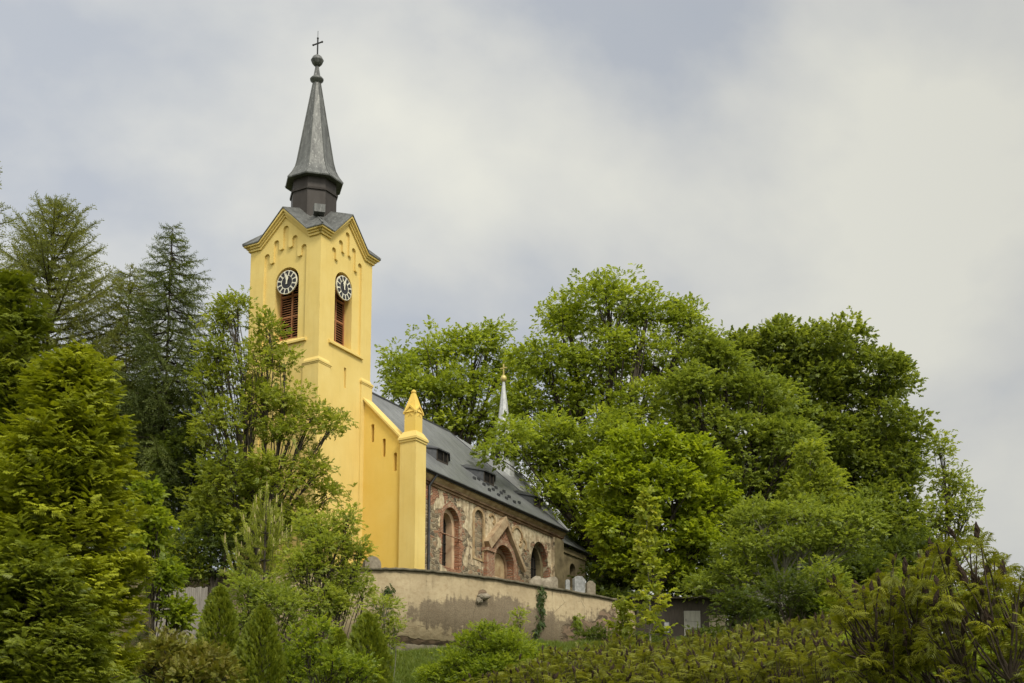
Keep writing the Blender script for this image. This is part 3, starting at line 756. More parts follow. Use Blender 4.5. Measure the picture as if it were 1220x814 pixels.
nW = arch(1.87, 3.85, 16.9, 22.0, 16); nS = arch(1.78, 3.66, 16.9, 22.0, 16)
def clipw(pts, lo, hi): return [(min(max(p[0], lo), hi), p[1]) for p in pts]
for fn, w, nich, slit in ((fW, A, nW, None), (fS, B, nS, [(2.76, 14.0), (2.99, 14.0), (2.99, 15.4), (2.76, 15.4)]), (fN, B, None, None), (fE, A, None, None)):
    plate(bm, clipw(gable_outline(w, -1.5, 23.9, 25.85), .147, w - .147), [nich] if nich else [], fn, .147, .95)
    holes = [field(w)] + ([slit] if slit else [])
    plate(bm, clipw(gable_outline(w, -1.5, 23.9, 25.85), e, w - e), holes, fn, 0, .15)
# thickened corner piers below the offset, and sill ledges
for (x0, x1, y0, y1) in ((-.1, 1.18, -.1, 1.18), (-.1, 1.18, A - 1.18, A + .1), (B - 1.12, B + .1, -.1, 1.18), (B - 1.18, B + .1, A - 1.18, A + .1)):
    box(bm, x0, x1, y0, y1, -1.5, 14.95)
    prism(bm, [(x0, y0, 15.07), (x1, y0, 15.07), (x1, y1, 15.07), (x0, y1, 15.07)], [(x0 + .11, y0 + .11, 15.32), (x1 - .11, y0 + .11, 15.32), (x1 - .11, y1 - .11, 15.32), (x0 + .11, y1 - .11, 15.32)])
tower = from_bm('tower', bm, M['yellow'], ch)
bm = bmesh.new()
for (x0, x1, y0, y1) in ((-.1, 1.18, -.1, 1.18), (-.1, 1.18, A - 1.18, A + .1), (B - 1.12, B + .1, -.1, 1.18), (B - 1.18, B + .1, A - 1.18, A + .1)):
    box(bm, x0 - .07, x1 + .07, y0 - .07, y1 + .07, 14.93, 15.06); box(bm, x0 - .03, x1 + .03, y0 - .03, y1 + .03, 14.84, 14.927)
for fn, w in ((fW, A), (fS, B)):
    m = 1.0
    pts = [(-.16, 16.52), (.0 + .14, 16.52), (.14, 16.86), (-.02, 16.74), (-.16, 16.66)]
    prism(bm, [fn(m, z, d) for d, z in pts], [fn(w - m, z, d) for d, z in pts])
split_parts(from_bm('string_course', bm, M['yellow'], ch))
bm = bmesh.new()
for idx, (fn, w) in enumerate(((fW, A), (fS, B), (fN, B), (fE, A))):
    for bi, (zl, zh, pr, al, ah) in enumerate(((.0, .16, .12, .0, .17), (.163, .30, .22, .173, .34), (.303, .45, .36, .343, .55))):
        x = pr - (e if fn in (fW, fE) else 0); dz = -e if fn in (fW, fE) else 0
        lo = [(-x, 23.65 + zl + dz), (.92, 23.65 + zl + dz), (w / 2, 25.5 + al + dz), (w - .92, 23.65 + zl + dz), (w + x, 23.65 + zl + dz)]
        hi = [(-x, 23.65 + zh + dz), (.92, 23.65 + zh + dz), (w / 2, 25.5 + ah + dz), (w - .92, 23.65 + zh + dz), (w + x, 23.65 + zh + dz)]
        plate(bm, lo + hi[::-1], [], fn, -pr, .1)
from_bm('cornice', bm, M['yellow'], ch)
# tower roof of four gables with lead valleys
bm = bmesh.new(); cx, cyy = B / 2, A / 2; X = .42
ctrv = bm.verts.new((cx, cyy, 27.3)); ring = []
zt, za = 24.13, 26.10
for fn, w in ((fS, B), (fE, A), (fN, B), (fW, A)):
    rev = fn in (fN, fW)
    seq = [(-X if not rev else w + X, zt), (.92 if not rev else w - .92, zt), (w / 2, za), (w - .92 if not rev else .92, zt)]
    for i, (a, z) in enumerate(seq): ring.append(bm.verts.new(fn(a, z, -X if True else 0)))
n = len(ring)
for i in range(n): bm.faces.new((ctrv, ring[i], ring[(i + 1) % n]))
low = [bm.verts.new(v.co - Vector((0, 0, .07))) for v in ring]
for i in range(n): bm.faces.new((ring[i], low[i], low[(i + 1) % n], ring[(i + 1) % n]))
for kx, ky in ((-1, -1), (1, -1), (1, 1), (-1, 1)):
    bar(bm, (cx + kx * .8, cyy + ky * .8, 26.45), (cx + kx * (B / 2 + X), cyy + ky * (A / 2 + X), zt + .04), .10, .07)
troof = from_bm('tower_roof', bm, M['lead'], ch)
bm = bmesh.new(); box(bm, -.62 + 1.35, .1 + 1.35, -.62 + 1.35, .1 + 1.35, 25.75, 26.30)
bmesh.ops.rotate(bm, verts=bm.verts, cent=(1.1, 1.1, 26), matrix=Matrix.Rotation(R(45), 3, 'Z'))
from_bm('roof_hatch', bm, M['lead'], troof)
ph = R(22.5)
bm = bmesh.new()
lathe(bm, cx, cyy, [(1.60, 25.2), (1.60, 28.02), (1.69, 28.03), (1.71, 28.16), (1.61, 28.20), (1.56, 28.22), (1.56, 29.0)], 8, ph)
from_bm('lantern', bm, M['brown_sheet'], ch)
bm = bmesh.new(); lathe(bm, cx, cyy, [(1.50, 28.98), (2.02, 28.96), (2.05, 29.04), (1.72, 29.50), (1.48, 29.98), (1.33, 30.55), (1.20, 31.2), (.27, 36.65)], 8, ph)
for i in range(8):
    a = ph + i * PI / 4
    pr = [(2.05, 29.05), (1.72, 29.51), (1.48, 29.99), (1.33, 30.56), (.275, 36.6)]
    for (r0, z0), (r1, z1) in zip(pr, pr[1:]): bar(bm, (cx + r0 * math.cos(a), cyy + r0 * math.sin(a), z0), (cx + r1 * math.cos(a), cyy + r1 * math.sin(a), z1), .055)
spire = from_bm('spire', bm, M['lead'], ch)
bm = bmesh.new()
lathe(bm, cx, cyy, [(.27, 36.6), (.30, 36.72), (.45, 36.82), (.48, 36.93), (.40, 37.03), (.26, 37.08), (.11, 37.98)], 16)
lathe(bm, cx, cyy, [(.10, 37.94), (.22, 37.97), (.36, 38.14), (.42, 38.31), (.45, 38.36), (.42, 38.41), (.33, 38.60), (.16, 38.74), (.05, 38.78)], 16)
from_bm('ball_finial', bm, M['lead'], spire, True)
bm = bmesh.new(); bar(bm, (cx, cyy, 38.7), (cx, cyy, 40.05), .075); bar(bm, (cx, cyy - .38, 39.66), (cx, cyy + .38, 39.66), .07, .08)
for p in ((cx, cyy - .39, 39.66), (cx, cyy + .39, 39.66), (cx, cyy, 40.06)): bmesh.ops.create_icosphere(bm, subdivisions=2, radius=.075, matrix=Matrix.Translation(p))
bar(bm, (cx, cyy, 40.05), (cx, cyy, 40.62), .025)
from_bm('cross', bm, M['iron'], spire)

def clock(fn, c, zc, lab):
    d = .10
    circ = lambda r, n=40: [(c + r * math.cos(2 * PI * i / n), zc + r * math.sin(2 * PI * i / n)) for i in range(n)]
    bm = bmesh.new(); plate(bm, circ(.82), [circ(.44)], fn, d, d + .09)
    o = from_bm('clock', bm, M['cream'], ch)
    bm = bmesh.new(); plate(bm, circ(.455), [], fn, d + .012, d + .08)
    for i in range(12):
        a = PI / 2 - i * PI / 6; hw = R(10.2)
        pts = [(c + r * math.cos(a + s * q), zc + r * math.sin(a + s * q)) for r, s, q in ((.48, -1, hw * .82), (.63, -1, hw * 1.08), (.75, -1, hw * 1.08), (.775, -1, hw * .6), (.775, 1, hw * .6), (.75, 1, hw * 1.08), (.63, 1, hw * 1.08), (.48, 1, hw * .82))]
        plate(bm, pts, [], fn, d - .012, d + .03)
    split_parts(from_bm('dial', bm, M['clock_dark'], o))
    for L, ang, w, dd in ((.62, R(4), .085, -.05), (.46, R(-9), .12, -.035)):
        a = PI / 2 - ang; ca, sa = math.cos(a), math.sin(a)
        pt = lambda r, s: (c + r * ca - s * sa, zc + r * sa + s * ca)
        bm = bmesh.new(); plate(bm, [pt(-.14, -w / 2), pt(-.14, w / 2), pt(.1, w * .4), pt(L * .62, w * .75), pt(L, 0), pt(L * .62, -w * .75), pt(.1, -w * .4)], [], fn, d + dd, d + dd + .012)
        from_bm('clock_hand', bm, M['cream'], o)
clock(fW, 2.84, 20.95, ''); clock(fS, 2.72, 20.93, '')
def louvre(fn, a0, a1):
    z0, z1 = 16.9, 21.9; d = .74
    bm = bmesh.new()
    def bx(aa, ab, za, zb, da, db):
        ps = [fn(a, z, dd) for dd in (da, db) for a, z in ((aa, za), (ab, za), (ab, zb), (aa, zb))]
        v = [bm.verts.new(p) for p in ps]
        for f in ((0, 1, 2, 3), (4, 7, 6, 5), (0, 4, 5, 1), (1, 5, 6, 2), (2, 6, 7, 3), (3, 7, 4, 0)): bm.faces.new([v[i] for i in f])
    bx(a0, a0 + .09, z0, z1, d, d + .12); bx(a1 - .09, a1, z0, z1, d, d + .12); bx((a0 + a1) / 2 - .05, (a0 + a1) / 2 + .05, z0, z1, d - .002, d + .12)
    for z in (z0 + .3, 18.75, 20.2): bx(a0 + .09, a1 - .09, z, z + .12, d + .004, d + .115)
    z = z0 + .42
    while z < z1 - .5:
        for p, q in ((a0 + .09, (a0 + a1) / 2 - .05), ((a0 + a1) / 2 + .05, a1 - .09)):
            v = [bm.verts.new(fn(a, zz, dd)) for a, zz, dd in ((p, z, d + .01), (q, z, d + .01), (q, z + .10, d + .14), (p, z + .10, d + .14), (p, z + .02, d + .01), (q, z + .02, d + .01), (q, z + .12, d + .14), (p, z + .12, d + .14))]
            for f in ((0, 1, 2, 3), (4, 7, 6, 5), (0, 4, 5, 1), (2, 6, 7, 3), (1, 5, 6, 2), (0, 3, 7, 4)): bm.faces.new([v[i] for i in f])
        z += .165
    o = from_bm('louvre_window', bm, M['louvre'], ch)
    bm = bmesh.new(); plate(bm, [(a0, z0 - .1), (a1, z0 - .1), (a1, 22.2), (a0, 22.2)], [], fn, .94, .99); from_bm('dark_opening', bm, M['void'], o)
    bm = bmesh.new(); prism(bm, [fn(a, z, dd) for a, z, dd in ((a0, 16.86, .145), (a1, 16.86, .145), (a1, 16.86, .74), (a0, 16.86, .74))], [fn(a, z, dd) for a, z, dd in ((a0, 16.91, .145), (a1, 16.91, .145), (a1, 17.25, .74), (a0, 17.25, .74))])
    from_bm('sill', bm, M['yellow'], o)
louvre(fW, 1.873, 3.847); louvre(fS, 1.783, 3.657)

# west front of the nave: half gables either side of the tower, coping, corner buttresses with pinnacles
U1 = 4.96
fG = lambda a, b, d: (U1 + d, a, b)
bm = bmesh.new()
def slit_poly(c, z0, z1, w=.26): return arch(c - w / 2, c + w / 2, z0, z1, 6)
plate(bm, [(-3.6, -1.5), (.05, -1.5), (.05, 13.85), (-3.25, 10.45), (-3.6, 10.3)], [slit_poly(-.8, 10.75, 12.0), slit_poly(-1.74, 9.6, 10.85), slit_poly(-2.66, 8.5, 9.75)], fG, 0, .32)
plate(bm, [(-3.6, -1.5), (.05, -1.5), (.05, 13.84), (-3.25, 10.44), (-3.6, 10.29)], [], fG, .323, .75)
plate(bm, [(A - .05, -1.5), (A + 3.6, -1.5), (A + 3.6, 10.3), (A + 3.25, 10.45), (A - .05, 13.85)], [], fG, 0, .75)
from_bm('gable_wall', bm, M['deep_yellow'], ch)
bm = bmesh.new()
for s, y0 in ((1, 0.0), (-1, A)):
    P = lambda y, z, x: (x, y0 + s * y, z)
    for dz, x0, x1, t in ((.0, U1 - .09, U1 + .82, .13), (.133, U1 - .20, U1 + .90, .17)):
        prism(bm, [P(.03, 13.75 + dz, x0), P(.03, 13.75 + dz, x1), P(.03, 13.75 + dz + t, x1), P(.03, 13.75 + dz + t, x0)], [P(-3.22, 10.40 + dz, x0), P(-3.22, 10.40 + dz, x1), P(-3.22, 10.40 + dz + t, x1), P(-3.22, 10.40 + dz + t, x0)])
split_parts(from_bm('coping', bm, M['yellow'], ch))
for y0, y1 in ((-4.42, -3.18), (A + 3.18, A + 4.42)):
    bm = bmesh.new(); x0, x1 = U1 - .22, U1 + .98
    box(bm, x0, x1, y0, y1, -1.5, 10.25)
    box(bm, x0 - .06, x1 + .06, y0 - .06, y1 + .06, 10.253, 10.40); box(bm, x0 - .12, x1 + .12, y0 - .12, y1 + .12, 10.403, 10.54)
    prism(bm, [(x0 - .12, y0 - .12, 10.543), (x1 + .12, y0 - .12, 10.543), (x1 + .12, y1 + .12, 10.543), (x0 - .12, y1 + .12, 10.543)], [(x0 + .14, y0 + .14, 11.0), (x1 - .14, y0 + .14, 11.0), (x1 - .14, y1 - .14, 11.0), (x0 + .14, y1 - .14, 11.0)])
    bt = from_bm('buttress', bm, M['yellow'], ch)
    bm = bmesh.new(); q = .19; X0, X1, Y0, Y1 = x0 + q, x1 - q, y0 + q, y1 - q; w = X1 - X0
    box(bm, X0, X1, Y0, Y1, 10.9, 12.35)
    fs = (lambda a, b, d: (X0 + d, Y0 + a, b), lambda a, b, d: (X0 + a, Y0 + d, b), lambda a, b, d: (X1 - d, Y0 + a, b), lambda a, b, d: (X0 + a, Y1 - d, b))
    for i, f in enumerate(fs):
        x = .075 if i % 2 else .072; dz = .003 * (i % 2)
        plate(bm, [(-x, 12.22 + dz), (w / 2, 12.68 + dz), (w + x, 12.22 + dz), (w + x, 12.36 + dz), (w / 2, 12.84 + dz), (-x, 12.36 + dz)], [], f, -.075, .05)
        plate(bm, [(.02, 12.3), (w - .02, 12.3), (w / 2, 12.72)], [], f, .004, .10)
        plate(bm, [(w / 2 - .15, 12.02), (w / 2, 12.2), (w / 2 + .15, 12.02), (w / 2 + .15, 12.09), (w / 2, 12.27), (w / 2 - .15, 12.09)], [], f, -.03, .02)
    mx, my = (X0 + X1) / 2, (Y0 + Y1) / 2
    prism(bm, [(X0 - .06, Y0 - .06, 12.33), (X1 + .06, Y0 - .06, 12.33), (X1 + .06, Y1 + .06, 12.33), (X0 - .06, Y1 + .06, 12.33)], [(mx - .10, my - .10, 13.75), (mx + .10, my - .10, 13.75), (mx + .10, my + .10, 13.75), (mx - .10, my + .10, 13.75)])
    lathe(bm, mx, my, [(.10, 13.70), (.17, 13.76), (.17, 13.86), (.06, 13.95)], 8)
    from_bm('pinnacle', bm, M['deep_yellow'], bt)

# nave walls
VS = -3.5; UE = 26.35
fV = lambda a, b, d: (a, VS + d, b)
w1 = arch(9.42, 11.56, 2.95, 7.2, 12); w2 = arch(13.5, 14.72, 4.3, 7.85, 10); po = arch(16.15, 19.05, .4, 6.0, 14); w3 = arch(21.6, 24.35, 2.7, 7.35, 14, True)
bm = bmesh.new()
plate(bm, [(U1 + .76, -1.5), (UE, -1.5), (UE, 8.75), (U1 + .76, 8.75)], [w1, w2, po, w3], fV, 0, .95)
plate(bm, [(VS + .96, -1.5), (A - VS, -1.5), (A - VS, 8.75), (VS + .96, 8.75)], [], lambda a, b, d: (UE - d, a, b), 0, .8)
plate(bm, [(U1 + .76, -1.5), (UE - .81, -1.5), (UE - .81, 8.75), (U1 + .76, 8.75)], [], lambda a, b, d: (a, A - VS - d, b), 0, .9)
box(bm, UE - 1.45, UE + .07, VS - .22, VS + .3, -1.5, 8.1)
nave = from_bm('nave_wall', bm, M['old_wall'], ch)
bm = bmesh.new(); plate(bm, [(UE - 1.4, -1.5), (UE + .02, -1.5), (UE + .02, 8.1), (UE - 1.4, 8.1)], [], fV, -.265, -.223); from_bm('corner_pilaster', bm, M['grey_render'], nave)
def glazing(name, outline, d, nx, nz):
    bm = bmesh.new(); plate(bm, outline, [], fV, d, d + .04); o = from_bm(name, bm, M['void'], nave)
    a0, a1 = min(p[0] for p in outline), max(p[0] for p in outline); z0, z1 = min(p[1] for p in outline), max(p[1] for p in outline)
    bm = bmesh.new()
    for i in range(nx + 1):
        a = a0 + .03 + (a1 - a0 - .06) * i / nx; bar(bm, fV(a, z0, d - .03), fV(a, z1 - .4, d - .03), .05)
    for j in range(nz + 1):
        z = z0 + .04 + (z1 - z0 - .5) * j / nz; bar(bm, fV(a0 + .06, z, d - .035), fV(a1 - .06, z, d - .035), .04)
    from_bm('window_frame', bm, M['dark_wood'], o); return o
glazing('arched_window', arch(9.30, 11.68, 2.9, 7.3), .90, 3, 6); glazing('arched_window', arch(21.5, 24.5, 2.6, 7.4), .88, 3, 6)
bm = bmesh.new(); plate(bm, arch(13.4, 14.8, 4.2, 7.95), [], fV, .16, .3); from_bm('blocked_window', bm, M['old_wall'], nave)
def surround(name, ins, outs, d0, d1, mat, par=nave):
    bm = bmesh.new(); plate(bm, outs, [ins], fV, d0, d1); return from_bm(name, bm, mat, par)
surround('window_reveal', arch(9.75, 11.23, 3.0, 6.85, 12), arch(9.424, 11.556, 2.952, 7.196, 12), .40, .895, M['reveal'])
surround('window_arch', arch(9.44, 11.54, 5.2, 7.18, 12)[0:2] + arch(9.44, 11.54, 5.2, 7.18, 12)[2:], arch(9.12, 11.86, 5.15, 7.48, 12), -.045, .05, M['brick'])
surround('window_reveal', arch(22.0, 23.95, 2.9, 6.95, 14, True), arch(21.604, 24.346, 2.702, 7.346, 14, True), .45, .875, M['grey_render'])
surround('window_surround', arch(13.52, 14.70, 4.32, 7.83, 10), arch(13.28, 14.94, 4.18, 8.05, 10), -.05, .06, M['old_trim'])
surround('portal_arch', arch(16.2, 19.0, .4, 5.98, 14), arch(15.8, 19.4, .35, 6.4, 14), -.08, .05, M['brick'])
bm = bmesh.new(); plate(bm, arch(16.0, 19.2, .3, 6.1, 14), [arch(16.9, 18.4, .5, 3.45, 4)[:2] + [(18.4, 3.35), (16.9, 3.35)]], fV, .62, .80); from_bm('portal_infill', bm, M['old_trim'], nave)
bm = bmesh.new(); box(bm, 16.55, 18.9, VS + .5, VS + .617, 3.38, 3.72); from_bm('lintel', bm, M['reveal'], nave)
bm = bmesh.new(); plate(bm, [(16.5, .3), (18.8, .3), (18.8, 3.6), (16.5, 3.6)], [], fV, .85, .9); from_bm('doorway', bm, M['void'], nave)
surround('portal_hood', arch(16.75, 18.75, 3.75, 5.5, 12), arch(16.45, 19.0, 3.73, 5.78, 12), .52, .617, M['dirty_trim'])
bm = bmesh.new(); bar(bm, (14.95, VS - .16, 5.45), (17.45, VS - .16, 7.75), .55, .62); bar(bm, (17.5, VS - .13, 7.78), (20.35, VS - .13, 4.55), .36, .26)
bar(bm, (15.0, VS - .30, 5.75), (17.4, VS - .30, 7.95), .2, .2)
split_parts(from_bm('portal_gable', bm, M['portal_trim'], nave))
bm = bmesh.new(); box(bm, 14.75, 15.75, VS - .32, VS + .1, -1.5, 5.0); box(bm, 14.65, 15.85, VS - .42, VS + .1, 5.003, 5.25); from_bm('portal_pier', bm, M['brick'], nave)
for c0, z0, r0 in ((19.5, 7.0, .75), (20.4, 6.6, .42), (15.9, 7.55, .35)):
    bm = bmesh.new(); 
    for i in range(14):
        a0, a1 = R(-60 + i * 16), R(-60 + (i + 1) * 16); bar(bm, (c0 + r0 * math.cos(a0), VS - .02, z0 + r0 * math.sin(a0)), (c0 + r0 * math.cos(a1), VS - .02, z0 + r0 * math.sin(a1)), .14, .18)
    from_bm('stucco_scroll', bm, M['old_trim'], nave)
bm = bmesh.new(); x0, x1 = U1 + 1.2, UE + .12
box(bm, x0, x1, VS - .10, VS + .2, 8.12, 8.28); box(bm, x0, x1 + .05, VS - .22, VS + .2, 8.283, 8.42); from_bm('lower_cornice', bm, M['dirty_trim'], nave)
bm = bmesh.new(); prism(bm, [(x0, VS - .18, 8.423), (x0, VS + .2, 8.423), (x0, VS + .2, 8.85), (x0, VS - .46, 8.85), (x0, VS - .36, 8.62)], [(x1 + .1, VS - .18, 8.423), (x1 + .1, VS + .2, 8.423), (x1 + .1, VS + .2, 8.85), (x1 + .1, VS - .46, 8.85), (x1 + .1, VS - .36, 8.62)])
from_bm('upper_cornice', bm, M['old_trim'], nave)

# roof
def roof_mesh(name, faces, mat, parent, thick=.06):
    bm = bmesh.new(); uvl = bm.loops.layers.uv.new('UVMap')
    for pts in faces:
        P = [Vector(p) for p in pts]; n = (P[1] - P[0]).cross(P[2] - P[0]).normalized()
        if n.z < 0: P = P[::-1]; n = -n
        h = Vector((0, 0, 1)).cross(n).normalized() if abs(n.z) < .999 else Vector((1, 0, 0)); s = n.cross(h)
        vt = [bm.verts.new(p) for p in P]; vb = [bm.verts.new(p - n * thick) for p in P]
        fl = [bm.faces.new(vt), bm.faces.new(vb[::-1])] + [bm.faces.new((vt[i], vb[i], vb[(i + 1) % len(P)], vt[(i + 1) % len(P)])) for i in range(len(P))]
        for f in fl:
            for l in f.loops: l[uvl].uv = (l.vert.co.dot(h), l.vert.co.dot(s))
    me = bpy.data.meshes.new(name); bm.to_mesh(me); bm.free(); me.materials.append(mat)
    return link_mesh(name, me, parent)
ZR = 16.3; VM = A / 2; ze = 8.86; ve = -4.02; UX = UE + .22
Cc = (UX, ve, ze); P1 = (20.2, VM, ZR)
slope = (ZR - ze) / (VM - ve)
Apt = tuple(np.array(P1) * .74 + np.array(Cc) * .26); Bpt = (26.5, .32, 14.15)
u0 = U1 + .76
nroof = roof_mesh('nave_roof', [[(u0, ve, ze), Cc, P1, (u0, VM, ZR)], [(u0, A - ve, ze), (UX, A - ve, ze), P1, (u0, VM, ZR)]], M['roof'], ch)
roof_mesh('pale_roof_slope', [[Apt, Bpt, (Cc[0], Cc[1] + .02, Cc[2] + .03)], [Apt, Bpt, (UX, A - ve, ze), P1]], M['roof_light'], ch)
bm = bmesh.new(); bar(bm, (u0, VM, ZR + .03), P1, .16, .12); bar(bm, P1, (Cc[0], Cc[1], Cc[2] + .03), .10, .08)
split_parts(from_bm('ridge_cap', bm, M['gutter'], nroof))
bm = bmesh.new(); bar(bm, tuple(np.array(Bpt) + [0.03, 0, .05]), (Cc[0] + .05, Cc[1] - .02, Cc[2] + .06), .12, .10); from_bm('verge_trim', bm, M['white_metal'], nroof)
bm = bmesh.new(); bar(bm, (u0 - .05, ve - .08, ze - .02), (UX, ve - .08, ze - .02), .15, .14, 8); box(bm, u0, UX, ve + .02, VS - .47, ze - .16, ze - .06); from_bm('gutter', bm, M['gutter'], nroof)
bm = bmesh.new(); box(bm, U1 - .02, u0 + .1, -3.2, -.2, 0, .01); bm.free()
ud = on_v(511.2, 620, VS - .12)[0]
bm = bmesh.new(); bar(bm, (ud + .25, ve - .05, ze - .1), (ud, VS - .12, 8.0), .15, .15, 8); bar(bm, (ud, VS - .12, 8.05), (ud, VS - .12, -1.4), .17, .17, 8); from_bm('drainpipe', bm, M['gutter'], ch)
def roof_z(v): return ze + (v - ve) * slope
def dormer(us, uf, ue, v, zt):
    vb = ve + (zt + .12 - ze) / slope; zb = roof_z(v)
    bm = bmesh.new()
    # roof slab fanning out to the west wing
    tri = [bm.verts.new(p) for p in ((us, vb - .08, zt - .02), (uf, v - .12, zt), (ue + .08, v - .12, zt), (ue + 1.7, vb - .08, zt - .02), (ue, vb + .7, zt + .75), (uf, vb + .7, zt + .75))]
    bm.faces.new(tri)
    t2 = [bm.verts.new(vv.co - Vector((0, 0, .09))) for vv in tri]; bm.faces.new(t2[::-1])
    for i in range(6): bm.faces.new((tri[i], t2[i], t2[(i + 1) % 6], tri[(i + 1) % 6]))
    o = from_bm('dormer', bm, M['gutter'], nroof)
    bm = bmesh.new()
    for a, b in (((us, vb, zt - .1), (uf, v, zt - .09)), ((ue, v, zt - .09), (ue + 1.7, vb, zt - .1))):
        pa = Vector(a); pb = Vector(b); lo_a = Vector((pa.x, pa.y, roof_z(pa.y))); lo_b = Vector((pb.x, pb.y, roof_z(pb.y)))
        off = Vector((0, .05, 0)); prism(bm, [pa, lo_a, lo_b, pb], [pa + off, lo_a + off, lo_b + off, pb + off])
    split_parts(from_bm('dormer_cheek', bm, M['gutter'], o))
    bm = bmesh.new(); box(bm, uf + .1, ue - .1, v + .05, v + .1, zb + .1, zt - .1); from_bm('dormer_window', bm, M['void'], o)
    bm = bmesh.new(); box(bm, uf, uf + .1, v - .02, v + .06, zb - .05, zt - .09); box(bm, ue - .1, ue, v - .02, v + .06, zb - .05, zt - .09); box(bm, uf + .1, ue - .1, v - .02, v + .06, zb + .0, zb + .12); bar(bm, (uf + .85, v - .01, zb), (uf + .85, v - .01, zt - .1), .06)
    from_bm('window_frame', bm, M['dark_wood'], o)
dormer(9.2, 10.45, 11.9, -2.3, 11.6); dormer(14.9, 16.75, 18.2, -2.3, 11.6); dormer(22.0, 24.0, 25.2, -2.45, 11.35)
for px, py, n in ((565, 571, 1), (576.5, 578.5, 3), (587.5, 584.5, 3), (597, 588.5, 3), (606.5, 593, 3), (618.5, 600, 1)):
    # point on the roof plane under that pixel
    lo, hi = ve, VM
    for _ in range(30):
        md = (lo + hi) / 2; u_, z_ = on_v(px, py, md)
        if z_ < roof_z(md): hi = md
        else: lo = md
    u_, z_ = on_v(px, py, lo)
    bm = bmesh.new()
    for q in range(n):
        uu = u_ + (q - (n - 1) / 2) * .05; vv = lo - (q - (n - 1) / 2) * .42
        box(bm, uu - .16, uu + .16, vv - .06, vv + .04, roof_z(vv) - .02, roof_z(vv) + .17)
    split_parts(from_bm('snow_guard', bm, M['gutter'], nroof))
# slim white ridge turret with gilt ball and cross
tp = at(599.0, 556, 0)  # direction only
rr_ = ray(600.0, 556); Yt = None
Pm = np.array([24.6, .75]); tx, ty = Pm
def cpix(u, v, z):
    P = O + EU * u + NV * v; P[2] = z + ZB; d = P - CAM; s, k_ = math.sin(PITCH), math.cos(PITCH)
    zc = d[1] * k_ + d[2] * s; return 610 + FPX * d[0] / zc, PPY - FPX * (-d[1] * s + d[2] * k_) / zc
for _ in range(20):
    px_, py_ = cpix(tx, ty, 15.5); tx += (600.0 - px_) / 9.0
bm = bmesh.new(); lathe(bm, tx, ty, [(.86, 12.6), (.86, 16.0), (1.0, 16.05), (1.0, 16.2), (.74, 16.35), (.62, 16.9), (.52, 17.6), (.10, 21.35)], 8, ph)
tur = from_bm('ridge_turret', bm, M['white_metal'], ch)
bm = bmesh.new(); lathe(bm, tx, ty, [(.06, 21.3), (.20, 21.42), (.27, 21.62), (.20, 21.82), (.06, 21.92)], 12); from_bm('gilt_ball', bm, M['gilt'], tur, True)
bm = bmesh.new(); bar(bm, (tx, ty, 21.85), (tx, ty, 22.85), .09); bar(bm, (tx, ty - .3, 22.5), (tx, ty + .3, 22.5), .09); from_bm('gilt_cross', bm, M['gilt'], tur)
bm = bmesh.new()
for i in range(8):
    a = i * PI / 4; bar(bm, (tx + .80 * math.cos(a), ty + .80 * math.sin(a), 14.9), (tx + .80 * math.cos(a), ty + .80 * math.sin(a), 15.8), .30)
split_parts(from_bm('turret_opening', bm, M['void'], tur))
# low annex at the east end
ua, za_ = on_v(677, 643, -3.2); ub, zb_ = on_v(703, 655, -3.2)
bm = bmesh.new(); plate(bm, [(UE - .1, -1.5), (ub - .3, -1.5), (ub - .3, 8.1), (UE - .1, 8.1)], [arch(29.0, 30.0, 5.0, 7.0, 8)], lambda a, b, d: (a, -2.9 + d, b), 0, .7)
box(bm, ub - 1.0, ub - .303, -2.19, 5.5, -1.5, 8.1); box(bm, UE - .1, ub - .3, -3.02, -2.7, 7.6, 8.0)
an = from_bm('annex_wall', bm, M['grey_render'], ch)
bm = bmesh.new(); plate(bm, arch(28.9, 30.1, 4.9, 7.1, 8), [], lambda a, b, d: (a, -2.9 + d, b), .5, .55); from_bm('annex_window', bm, M['void'], an)
roof_mesh('annex_roof', [[(UE - .2, -3.35, 8.2), (ub + .1, -3.35, 8.2), (ub - 2.4, -.6, 10.9), (UE - .2, -.6, 10.9)], [(ub + .1, -3.35, 8.2), (ub + .1, 6, 8.2), (ub - 2.4, 3.5, 10.9), (ub - 2.4, -.6, 10.9)]], M['roof'], ch)

# ================================================================== gravestones on the terrace
def stone_thing(name, label, cat, px, py_top, Y, w, h, t, mat, shape, rz=0.0, group=None):
    p = at(px, py_top, Y); base = (p[0], p[1], ZW - .12)
    o = empty(name, base, label, cat, group, rz); H = p[2] - base[2]; bm = bmesh.new()
    f = lambda a, b, d: (a, d, b)
    if shape == 'round': plate(bm, arch(-w / 2, w / 2, -.2, H, 12), [], f, -t / 2, t / 2)
    elif shape == 'boulder': 
        rock(bm, (0, 0, H * .45), (w / 2, t / 2, H * .56), int(px))
    else: plate(bm, [(-w / 2, -.2), (w / 2, -.2), (w / 2, H - .18), (w / 2 - .12, H - .1), (w / 2 - .2, H), (-w / 2 + .2, H), (-w / 2 + .12, H - .1), (-w / 2, H - .18)], [], f, -t / 2, t / 2)
    bmesh.ops.bevel(bm, geom=[e_ for e_ in bm.edges if e_.calc_face_angle(0) > .6 and shape != 'boulder'], offset=.025, segments=2, affect='EDGES')
    s = from_bm('headstone', bm, mat, o, shape == 'boulder')
    bm = bmesh.new(); box(bm, -w / 2 - .12, w / 2 + .12, -t / 2 - .1, t / 2 + .1, -.25, .12); from_bm('stone_base', bm, M['stone'], o)
    return o
stone_thing('gravestone', 'rounded brown stone by the foot of the yellow church wall', 'gravestone', 443, 663.5, 82.5, 1.0, 1.0, .5, M['stone'], 'round', R(25))
